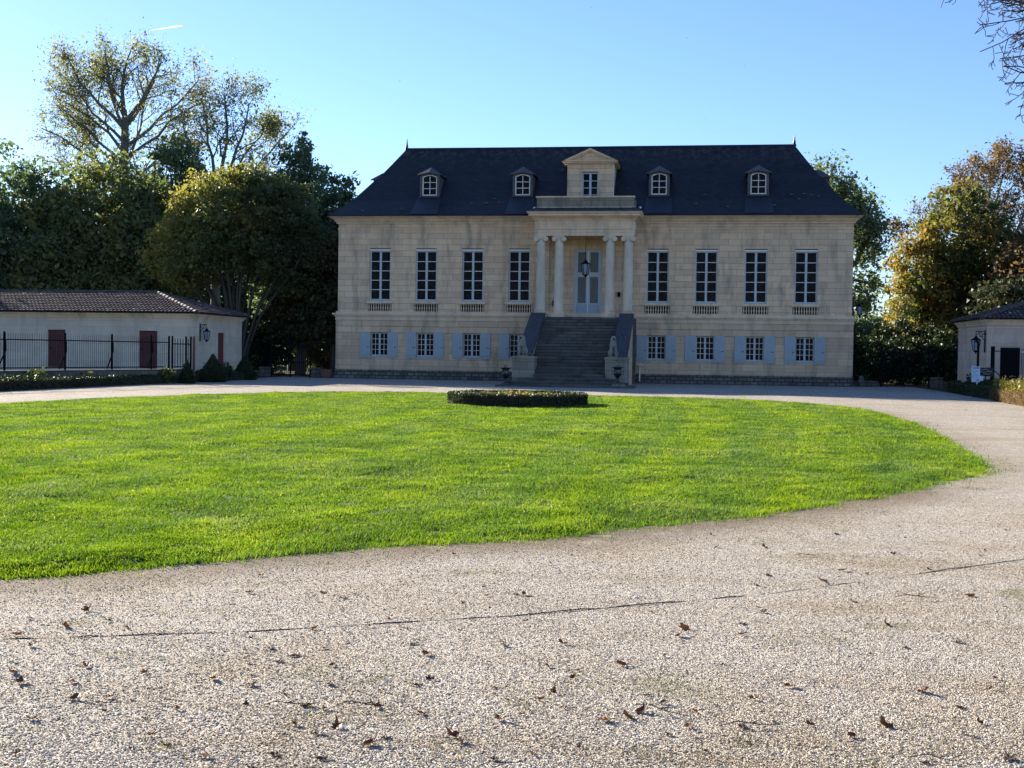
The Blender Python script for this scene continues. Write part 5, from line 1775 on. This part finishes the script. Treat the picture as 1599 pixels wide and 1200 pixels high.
sparse_tree('bare_tree', 'nearly bare brown twigged tree rising behind the yellow tree on the right', B, (27.8, 27.5, 8.0),
            [(1, (27.6, 27.5, 16.2), .5), (1, (24.6, 27.5, 14.6), .42), (.95, (30.6, 27.5, 16.0), .5), (.9, (21.9, 27.5, 11.6), .4), (.85, (31.8, 27.5, 13.4), .4), (1, (26.0, 26.5, 15.6), .42), (1, (29.2, 28.5, 16.6), .42), (.9, (24.0, 27, 12.8), .4)],
            .36, 204, 'leaf_brown', 3.2, lvl=3, size=.17, nsub=8, bark='bark_pale', tipmin=.014, clr=.6)
tree('autumn_tree', 'russet brown tree at the right edge above the right outbuilding', 'tree', (27.3, 12.2, 0), (27.3, 12.2, 6), .35,
     [E_(27.2, 12.2, 7.0, 2.3, 2.6, 3.4), E_(29.4, 12.2, 6.8, 2.4, 2.6, 4.0), E_(26.0, 12, 4.6, 1.8, 2, 2.4)], 430, 56, .6, .22, 'leaf_brown', 108, hollow=.5)
tree('broadleaf_tree', 'dark green tree low behind the right outbuilding roof', 'tree', (24.6, 8.4, 0), (24.6, 8.4, 4), .3,
     [E_(24.6, 8.4, 4.2, 2.2, 2.0, 2.6), E_(27.4, 8.4, 4.6, 2.3, 2, 2.8), E_(30.5, 8.4, 5.0, 2.4, 2, 3)], 360, 52, .6, .22, 'leaf_conifer', 109)


# --- undergrowth behind the fences ---------------------------------------
def shrub(label, x, y, rx, ry, h, mat, seed, ncl=120, per=50, size=.18, group='shrubs behind the fences', name='shrub', cr=.4, z0=0, cat='shrub', bias=0):
    root = empty(name, (x, y, z0), label, cat, group)
    nr = np.random.RandomState(seed); rng = random.Random(seed)
    P, k, cc, U = clumps(nr, [E_(x, y, z0 + h * .52, rx, ry, h * .5), E_(x + rx * .3, y, z0 + h * .4, rx * .7, ry * .8, h * .42), E_(x - rx * .35, y, z0 + h * .35, rx * .7, ry * .8, h * .36)], ncl, per, cr, .3)
    P[:, 2] = np.maximum(P[:, 2], z0 + .03)
    mb = MB()
    for i in range(7):
        e = cc[rng.randrange(len(cc))]
        mb.tube([(x + rng.uniform(-.1, .1), y, z0), tuple((Vector((x, y, z0)).lerp(Vector(e), .5))), tuple(e)], [.04 * min(1, h), .025 * min(1, h), .008], 4, cap=False)
    mb.build('stems', M['bark'], root)
    soup('foliage', leaf_quads(P, size, nr, updir=U * .4), 4, M[mat], root, np.clip(.2 + .4 * nr.rand(ncl)[k] + nr.normal(0, .18, len(k)) + bias, 0, 1))
    return root


shrub('dark tall shrub straight behind the right double gate', 17.4, 9, 2.2, 1.4, 2.8, 'leaf_hedge', 301, 200, bias=-.15)
shrub('dark tall shrub right of the right double gate, by the outbuilding', 20.8, 8.5, 2.4, 1.4, 3.3, 'leaf_hedge', 302, 220, bias=-.15)
shrub('dark shrub between the right chateau wall and the right gate', 14.9, 7.0, 1.5, 1.2, 3.6, 'leaf_hedge', 303, 150, bias=-.15)
shrub('dark green shrub far behind the middle of the right fence', 19.5, 12, 2.5, 1.4, 4.4, 'leaf_hedge', 307, 200, bias=-.15)
shrub('yellow green shrub lit by the sun behind the left double gate', -21.0, 17, 1.7, 1.2, 4.4, 'leaf_yellow', 304, 110, bias=-.08)
shrub('sunlit yellowish shrub behind the right leaf of the left gate', -18.4, 17.5, 1.3, 1.0, 3.6, 'leaf_yellow', 305, 80, bias=-.05)
shrub('dark shrub filling the gap left of the tall left gate', -22.5, 10, 2.0, 1.3, 4.2, 'leaf_hedge', 306, 180, bias=-.15)


def far_wood(label, x0, x1, y, h, n, seed, origin):
    nr = np.random.RandomState(seed)
    ncl = n; cx = nr.uniform(x0, x1, ncl); cy = y + nr.uniform(-4, 4, ncl)
    hh = h * (.55 + .6 * vnoise(cx, cy * 0, .16, seed)); cz = hh * nr.rand(ncl) ** .7
    cc = np.stack([cx, cy, cz], 1); k = np.repeat(np.arange(ncl), 40)
    P = cc[k] + nr.normal(0, .7, (len(k), 3)); P[:, 2] = np.abs(P[:, 2])
    o = soup('distant_wood', leaf_quads(P, .36, nr), 4, M['leaf_dark'], None, np.clip(.0 + .3 * nr.rand(ncl)[k] + nr.normal(0, .12, len(k)), 0, 1))
    tag(o, label, None, None, 'stuff')


far_wood('dark mass of distant woodland seen low between the trees on the left', -75, -12, 44, 12, 3600, 401, None)
far_wood('dark mass of distant woodland seen low beyond the right fence', 12, 46, 42, 5.2, 1300, 402, None)


# --- hedges ---------------------------------------------------------------
def hedge_mesh(root, path, width, z0, z1, seed, mat, dens=260, size=.05, closed=False, core='bark'):
    nr = np.random.RandomState(seed)
    pts = [Vector((*p, 0)) for p in path]
    if closed: pts.append(pts[0])
    mb = MB()
    V, T = [], []
    for a, b in zip(pts[:-1], pts[1:]):
        d = (b - a); L = d.length; d.normalize(); s_ = Vector((-d.y, d.x, 0))
        i = width / 2 - .03
        mb.add([tuple(a + s_ * i * q_ + Vector((0, 0, z_))) for q_ in (-1, 1) for z_ in (z0, z1 - .04)] + [tuple(b + s_ * i * q_ + Vector((0, 0, z_))) for q_ in (-1, 1) for z_ in (z0, z1 - .04)],
               [(0, 1, 5, 4), (2, 6, 7, 3), (1, 3, 7, 5), (0, 2, 3, 1), (4, 5, 7, 6)])
        area = L * (width + 2 * (z1 - z0)); n = int(area * dens)
        u = nr.rand(n) * L; w_ = nr.rand(n) * (width + 2 * (z1 - z0))
        hh = z1 - z0
        off = np.where(w_ < hh, -width / 2, np.where(w_ > hh + width, width / 2, w_ - hh - width / 2))
        zz = np.where(w_ < hh, w_, np.where(w_ > hh + width, width + 2 * hh - w_, hh)) + z0
        A = np.array(a)[None] + np.array(d)[None] * u[:, None] + np.array(s_)[None] * (off[:, None]); A[:, 2] = zz
        A += nr.normal(0, .012 if closed else .022, A.shape)
        A[:, 2] += (vnoise(A[:, 0], A[:, 1], 2.0, seed) - .5) * .04 * (zz > z1 - .1)
        V.append(A)
    mb.build('branches', M['leaf_hedge'] if core != 'bark' else M['bark_twig'], root)
    C = np.concatenate(V)
    soup('foliage', leaf_quads(C, size, nr, var=.3), 4, M[mat], root, np.clip(.4 * vnoise(C[:, 0], C[:, 1], 1.2, seed) + .2 + nr.normal(0, .2, len(C)), 0, 1))


hcx, hcy, hr = .79, -32.8, 1.98
circ = [(hcx + hr * math.cos(2 * math.pi * i / 40), hcy + hr * math.sin(2 * math.pi * i / 40)) for i in range(40)]
h = empty('box_hedge', (hcx, hcy, 0), 'clipped circular box hedge in the middle of the lawn', 'hedge')
hedge_mesh(h, circ, .36, .02, .39, 501, 'leaf_hedge', 1500, .045, closed=True)


def bed_plants(label, pts, h, seed, mat='flower', size=.07, name='flower_bed'):
    nr = np.random.RandomState(seed)
    C = []
    for x, y, r_, n in pts:
        c = np.stack([x + nr.normal(0, r_, n), y + nr.normal(0, r_, n), nr.uniform(.05, h, n)], 1); C.append(c)
    C = np.concatenate(C)
    o = soup(name, leaf_quads(C, size, nr), 4, M[mat], None, nr.rand(len(C)))
    tag(o, label, None, None, 'stuff')


nr = np.random.RandomState(9)
pp = []
for i in range(110):
    t = nr.rand() * 6.28; r_ = 1.7 * math.sqrt(nr.rand())
    pp.append((hcx + r_ * math.cos(t), hcy + r_ * math.sin(t), .07, 60))
bed_plants('yellow flowers and leafy plants filling the round hedge on the lawn', pp, .38, 10)

h = empty('box_hedge', (-18, -25, 0), 'long low clipped hedge in front of the left railing', 'hedge')
LH = [(-19.0, -34), (-18.6, -29.4), (-18.3, -25.6), (-18.0, -20.3), (-17.6, -15.5), (-17.3, -11.5), (-17.2, -8.2), (-17.3, -6.2), (-18.3, -4.6), (-19.0, -4.2)]
hedge_mesh(h, [(x - .2, y) for x, y in LH], .45, 0, .38, 502, 'leaf_hedge', 420, .07)
bed_plants('low dark bedding plants between the left hedge and the railing wall', [(-18.9 - .05 * abs(k_) + nr.uniform(-.5, .6), -32 + k_ * .45, .28, 130) for k_ in range(52)], .55, 12, 'leaf_hedge', .09)
shrub('small bush with yellow flowers left in the bed behind the left hedge', -19.5, -25.0, .42, .3, .78, 'flower', 601, 26, 26, .08, 'small bushes in the left bed', cr=.12, cat='bush', name='flower_bush')
shrub('yellow leaved bush in the bed just left of a dark cone topiary', -17.7, -17.0, .42, .35, .85, 'flower', 602, 26, 26, .08, 'small bushes in the left bed', cr=.12, cat='bush', name='flower_bush')
shrub('small bush with yellow flowers on the bed between the first two railing braces', -18.9, -22.2, .35, .3, .72, 'leaf_yellow', 603, 22, 24, .08, 'small bushes in the left bed', cr=.12, cat='bush', name='flower_bush')


def cone(label, x, y, r_, h_, seed):
    root = empty('cone_topiary', (x, y, 0), label, 'topiary', 'cone shaped topiaries by the left outbuilding')
    nr = np.random.RandomState(seed)
    mb = MB(); mb.lathe([(r_ * .9, 0), (r_ * .92, h_ * .2), (r_ * .62, h_ * .55), (r_ * .08, h_ * .94)], (x, y, 0), 14)
    mb.build('branches', M['bark_twig'], root)
    n = int(5200 * r_ * h_ * 1.6)
    t = nr.rand(n); t = 1 - np.sqrt(1 - t); zz = t * h_; a = nr.rand(n) * 6.283
    rad = r_ * np.interp(t, [0, .2, .55, 1], [1, 1.0, .66, 0.02]) * (1 + nr.normal(0, .04, n))
    C = np.stack([x + rad * np.cos(a), y + rad * np.sin(a), zz], 1)
    soup('foliage', leaf_quads(C, .06, nr), 4, M['leaf_hedge'], root, np.clip(.3 + nr.normal(0, .2, n), 0, 1))


cone('dark cone topiary left of the narrow red door', -16.95, -13.2, .58, 1.38, 701)
cone('dark cone topiary at the right end of the left outbuilding', -17.35, -7.8, .56, 1.3, 702)
cone('small dark cone topiary beside the rusty post', -17.1, -16.0, .34, 1.12, 703)
for i, (x, y, lb) in enumerate(((-17.6, -11.9, 'dark low bush just right of the first cone topiary'), (-17.9, -10.4, 'dark low bush under the narrow red door'), (-18.1, -9.0, 'dark low bush against the right cone topiary'))):
    shrub(lb, x, y, .75, .6, .85, 'leaf_hedge', 610 + i, 60, 40, .08, 'low bushes along the left outbuilding', cr=.16, cat='bush', name='low_bush')

# right side: shaded hedge, sunlit yellow hedge
h = empty('box_hedge', (18.7, -11, 0), 'shaded dark low hedge below the signs on the right', 'hedge')
hedge_mesh(h, [(20.0, -2.6), (19.2, -4.4), (18.6, -8), (18.35, -12), (18.25, -16), (18.2, -18.2)], .5, 0, .45, 503, 'leaf_hedge', 420, .07)
for i, (x, y, hh, lb) in enumerate(((19.9, -7.0, .95, 'dark bush at the foot of the right outbuilding end wall'), (19.3, -10.6, .8, 'dark bush behind the pale information panel'), (19.2, -14.8, .85, 'dark rounded bush right of the black sign'))):
    shrub(lb, x, y, .8, .6, hh, 'leaf_hedge', 620 + i, 70, 40, .08, 'dark bushes by the right outbuilding', cr=.16, cat='bush', name='low_bush')
h = empty('leafy_hedge', (18.2, -24, 0), 'sunlit yellow leaved hedge with bare brown base at the right edge', 'hedge')
hedge_mesh(h, [(18.15, -18.6), (17.98, -21), (17.85, -24), (17.75, -27), (17.7, -31)], .42, 0, .42, 504, 'leaf_brown', 900, .05, core='bark')
nr = np.random.RandomState(77)
n = 15000
yy = nr.uniform(-31, -18.5, n)
C = np.stack([18.05 + (yy + 24) * .02 + np.abs(nr.normal(0, .42, n)) - .15, yy, .36 + np.abs(nr.normal(0, .17, n)) + .14 * vnoise(yy, yy * 0, 2.2, 3)], 1)
soup('yellow_shoots', leaf_quads(C, .075, nr), 4, M['leaf_hedge_y'], h, np.clip(nr.normal(.6, .25, n), 0, 1))

# --- near tree leaning in at the top right ----------------------------------
B = (15.2, -53.6, 0)
rtree = empty('bare_tree', B, 'near bare tree whose twigs hang into the top right corner', 'tree')
rng = random.Random(801)
mb = MB(); tips = []
mb.tube([B, (15.1, -53.6, 2.5), (15.0, -53.8, 4.6), (14.6, -54.0, 7.2)], [.34, .27, .23, .15], 12, cap=False)
mb.tube([(15.0, -53.8, 5.0), (13.2, -55.2, 5.9), (11.6, -56.6, 6.0), (10.5, -57.3, 5.9)], [.11, .07, .045, .025], 7, cap=False)
mb.tube([(15.0, -53.8, 4.4), (13.2, -55.0, 5.0), (11.6, -56.4, 5.1), (10.6, -57.0, 4.95)], [.08, .055, .035, .02], 7, cap=False)
for s, e in (((10.8, -57.1, 5.95), (9.28, -57.5, 5.55)), ((10.8, -57.1, 5.95), (9.2, -57.2, 5.75)), ((11.0, -57.0, 5.9), (9.38, -57.3, 5.3)), ((10.9, -57.1, 5.95), (9.55, -57.5, 6.1)), ((10.7, -57.2, 5.9), (9.45, -56.9, 5.1)),
             ((10.9, -57.1, 5.9), (9.6, -57.2, 4.95)), ((11.2, -56.8, 5.9), (9.8, -57.0, 5.4)), ((10.8, -57.0, 5.0), (9.7, -57.0, 4.72)), ((10.7, -57.0, 4.97), (9.8, -57.2, 4.42)), ((10.9, -56.9, 5.0), (9.62, -57.3, 4.85)),
             ((10.9, -57.0, 5.9), (9.9, -57.4, 5.85)), ((10.8, -57.1, 5.95), (9.8, -57.2, 5.15)), ((10.6, -57.2, 5.9), (9.35, -57.1, 5.95)), ((10.9, -56.8, 5.9), (9.7, -56.7, 5.7)), ((10.8, -57.3, 5.9), (9.5, -57.7, 5.35)), ((10.7, -57.0, 5.9), (9.75, -57.4, 5.6)), ((10.8, -57.0, 5.9), (9.9, -56.8, 5.3)), ((10.9, -57.2, 5.9), (9.8, -57.5, 5.6)), ((10.9, -57.0, 5.9), (9.85, -57.1, 5.5)), ((10.7, -57.1, 5.9), (9.7, -57.3, 5.75)), ((10.9, -57.3, 5.95), (9.6, -57.6, 5.8)), ((10.8, -56.9, 5.9), (9.5, -57.0, 5.65)), ((11.0, -57.0, 5.9), (9.9, -57.3, 5.0)), ((10.7, -57.2, 5.9), (9.4, -57.4, 5.75)), ((10.9, -56.9, 5.9), (9.95, -57.2, 5.7)), ((10.7, -57.0, 4.97), (9.75, -56.8, 4.95)), ((10.8, -57.0, 4.97), (9.95, -57.0, 4.6))):
    grow(mb, s, e, .02, .006, rng, 3, tips, spread=1.15, nsub=7, up=-.05, wig=.16, lens=(.22, .42), tipmin=.0045, nseg=8)
for s, e, r_ in (((14.9, -53.8, 6), (16.5, -51, 10), .12), ((14.8, -53.9, 6.6), (12.8, -54.8, 10.5), .12), ((15, -53.7, 5.5), (18.5, -55, 8.5), .1), ((14.9, -53.9, 5.9), (14.5, -57, 9), .09)):
    grow(mb, s, e, r_, .02, rng, 2, tips, nsub=6, lens=(.3, .5), tipmin=.008)
mb.build('trunk', M['bark_twig'], rtree, smooth=True)

# ------------------------------------------------------------------ fallen leaves
LV = [(2.57,-65.13),(2.79,-65.36),(3.07,-65.47),(2.89,-65.71),(3.28,-65.7),(2.99,-65.91),(3.12,-66.06),(3.36,-66.0),(3.52,-66.27),(3.66,-66.22),(3.78,-66.23),(4.06,-66.34),(3.75,-66.45),(3.49,-66.62),(3.62,-66.63),(3.97,-66.5),(4.1,-66.73),(4.1,-66.92),(4.21,-66.83),(3.68,-67.07),(3.76,-67.27),(2.72,-64.87),(2.9,-64.68),(2.63,-64.43),(3.53,-65.02),(3.89,-64.9),(4.06,-65.45),(3.62,-65.75),(4.18,-65.7),(4.24,-65.88),(4.01,-65.81),(4.33,-66.2),(4.44,-66.97),(4.67,-67.06),(3.42,-64.03),(3.42,-63.67),(3.9,-63.56),(4.09,-63.71),(4.93,-63.11),(5.0,-63.43),(4.89,-63.71),(4.55,-64.31),(4.17,-64.63),(4.45,-64.91),(4.08,-65.13),(4.37,-65.07),(4.26,-65.27),(4.22,-65.4),(4.52,-65.43),(4.82,-64.88),(4.95,-65.11),(5.33,-64.81),(5.08,-65.6),(4.61,-65.79),(5.04,-65.73),(4.91,-65.87),(5.43,-65.71),(4.46,-66.03),(4.72,-66.21),(4.61,-66.17),(4.94,-66.14),(5.17,-66.22),(5.54,-66.25),(4.8,-66.58),(4.85,-66.48),(5.06,-66.69),(5.38,-66.52),(5.1,-66.59),(4.92,-66.92),(5.61,-66.81),(5.43,-66.6),(4.66,-66.48),(4.71,-66.89),(5.38,-64.17),(5.18,-63.3),(5.25,-63.31),(5.66,-64.72),(6.24,-64.9),(6.02,-65.15),(5.79,-65.46),(6.34,-64.17),(6.31,-64.37),(6.67,-64.27),(6.83,-63.56),(6.69,-63.94),(5.64,-65.25),(5.8,-65.3),(5.73,-65.76),(5.68,-65.89),(6.18,-65.72),(6.26,-65.85),(6.17,-66.01),(6.11,-66.13),(6.01,-66.19),(6.41,-65.98),(6.38,-66.22),(6.3,-66.35),(5.75,-66.72),(6.68,-65.7),(6.62,-66.17),(6.56,-65.02),(7.32,-62.34),(8.29,-62.68),(7.94,-65.05),(7.64,-65.66),(6.92,-66.09),(7.08,-66.23),(7.61,-66.13),(7.34,-66.54),(7.69,-66.42),(6.87,-65.43),(7.59,-64.41),(7.57,-63.79),(7.92,-64.2),(7.25,-66.04),(7.52,-65.4),(7.68,-65.91),(8.34,-59.14),(7.68,-59.84),(6.97,-60.8),(6.57,-60.9),(6.94,-62.18),(6.83,-62.59),(7.69,-61.93),(8.19,-61.69),(7.52,-61.85),(8.83,-60.6),(8.29,-62.7),(7.46,-63.07),(14.75,-30.01),(11.74,-41.86),(8.03,-60.9)]


def leaf_shape(seed, curl, L=.05):
    """a lobed, curled dry leaf with a stalk"""
    r_ = random.Random(seed); n = 18
    vs = [(0, 0, 0)]; fs = []
    ph, ph2, sx_ = r_.uniform(0, 6), r_.uniform(0, 6), r_.uniform(.9, 1.6)
    for ring in (.5, 1.0):
        for k in range(n):
            t = 2 * math.pi * k / n
            lob = 1 + .22 * math.cos(5 * t + ph) * ring + .16 * math.cos(3 * t + ph2) * ring + r_.uniform(-.14, .14)
            rr_ = L * .5 * ring * lob
            x, y = rr_ * math.cos(t) * sx_, rr_ * math.sin(t) * .85
            z = curl * ((y / L) ** 2 * 1.6 * L + (x / L) ** 2 * .8 * L) + r_.uniform(-.12, .16) * L * ring * .6
            vs.append((x, y, z))
    for k in range(n):
        k2 = (k + 1) % n
        fs.append((0, 1 + k, 1 + k2)); fs.append((1 + k, 1 + n + k, 1 + n + k2, 1 + k2))
    b = len(vs)
    vs += [(-L * .5, -.0012, 0), (-L * .5, .0012, 0), (-L * 1.15, .0012, L * .12), (-L * 1.15, -.0012, L * .12)]
    fs.append((b, b + 1, b + 2, b + 3))
    me = bpy.data.meshes.new('fallen_leaf')
    me.from_pydata(vs, [], fs)
    a = me.attributes.new('tint', 'FLOAT', 'FACE')
    tv = {0: .12, 1: .45, 2: .8}[seed % 3]
    a.data.foreach_set('value', [min(1, max(0, tv + r_.uniform(-.1, .1))) for _ in fs])
    me.materials.append(M['dead'])
    return me


KINDS = [('flat dark brown fallen leaf lying on the gravel drive', [leaf_shape(3 * i, .25) for i in range(4)]),
         ('curled mid brown fallen leaf lying on the gravel drive', [leaf_shape(3 * i + 1, .55) for i in range(4)]),
         ('curled light orange brown fallen leaf on the gravel drive', [leaf_shape(3 * i + 2, .4) for i in range(4)])]
rng = random.Random(55)
extra = []
for i in range(85):
    z_ = 4.6 + 9 * rng.random() ** 1.3; u = rng.uniform(-.4, .4) * z_
    extra.append((6.406 + u * math.cos(YAW) - z_ * math.sin(YAW), -71.854 + u * math.sin(YAW) + z_ * math.cos(YAW)))
for i, (x, y) in enumerate(LV + extra):
    kd = rng.choice((0, 0, 0, 1, 1, 1, 2))
    lb, ms = KINDS[kd]
    o = bpy.data.objects.new('fallen_leaf', rng.choice(ms))
    far = max(0, (y + 66) / 30)
    s_ = rng.uniform(.5, 1.15) * (1 + far) * (.5 if i >= len(LV) else 1)
    zg = float((vnoise(np.array([x]), np.array([y]), .35, 2)[0] - .5) * .03)
    o.location = (x, y, zg + .004 + (.004 if kd else .0))
    o.rotation_euler = (rng.gauss(0, .12 if kd == 0 else .28), rng.gauss(0, .12 if kd == 0 else .22), rng.uniform(0, 6.28))
    o.scale = (s_, s_, s_)
    col.objects.link(o)
    tag(o, lb, 'leaf', {0: 'flat dark fallen leaves on the drive', 1: 'curled brown fallen leaves on the drive', 2: 'orange brown fallen leaves on the drive'}[kd])

stick = MB(); stick.tube([(-.11, 0, 0), (-.05, .012, .012), (.02, -.006, .006), (.11, .008, .0)], [.001, .002, .002, .0008], 5)
stick.tube([(.0, 0, .008), (.04, .03, .014)], [.0025, .001], 4)
st0 = stick.build('twig', M['bark_twig'], None, origin=(0, 0, 0))
for i, (x, y, a_, s_) in enumerate([(6.66, -66.17, .2, 1.3), (6.25, -66.02, -.5, 1.4), (4.55, -66.25, .3, 1.1), (4.9, -66.2, .0, 1.2), (5.66, -66.9, .4, 1.0), (7.4, -66.5, -.3, .9), (3.75, -66.4, .5, .9), (7.9, -62.9, .1, 1.4), (7.3, -61.2, .3, 1.1)]):
    o = st0 if i == 0 else st0.copy()
    if i: col.objects.link(o)
    o.location = (x, y, .016); o.rotation_euler = (0, 0, a_); o.scale = (s_, s_, s_)
    tag(o, 'thin dark fallen twig lying on the gravel drive', 'twig', 'fallen twigs on the drive')
# ------------------------------------------------------------------ birds and vapour trail
mb0 = bpy.data.meshes.new('bird')
mb0.from_pydata([(-.16, 0, 0), (0, .05, .03), (.14, 0, 0), (0, -.05, -.02), (-.03, .30, .10), (.06, .26, .09), (-.03, -.30, .10), (.06, -.26, .09), (.24, .05, 0), (.24, -.05, 0), (0, 0, .05), (0, 0, -.05)], [],
                [(0, 1, 10), (0, 10, 3), (1, 2, 10), (2, 3, 10), (0, 11, 1), (0, 3, 11), (1, 11, 2), (2, 11, 3), (1, 4, 5), (3, 7, 6), (2, 8, 9)])
mb0.materials.append(M['iron'])
for i, (x, y, z) in enumerate([(-15.9, 20.0, 21.53), (-19.6, 20.0, 21.73), (5.03, 20.0, 24.2), (9.12, 20.0, 22.17), (4.99, 20.0, 18.61), (6.44, 20.0, 18.45), (18.3, 20.0, 20.88), (-1.82, 20.0, 26.56), (16.3, 20.0, 20.51)]):
    o = bpy.data.objects.new('bird', mb0); o.location = (x, y, z)
    s_ = (.32, .2, .34, .36, .2, .22, .2, .3, .18)[i]
    o.scale = (s_, s_, s_); o.rotation_euler = (0, 0, i * 1.3); col.objects.link(o)
    tag(o, 'tiny dark bird flying high in the clear sky', 'bird', 'tiny birds in the sky')
mb = MB(); mb.tube([(-2760, 6000, 1590), (-2690, 6000, 1599), (-2620, 6000, 1607.6), (-2587, 6000, 1611)], [.5, 2.2, 3.2, 1.5], 8)
tag(mb.build('vapour_trail', M['trail'], None, smooth=True), 'short white vapour trail in the upper left sky', 'vapour trail')
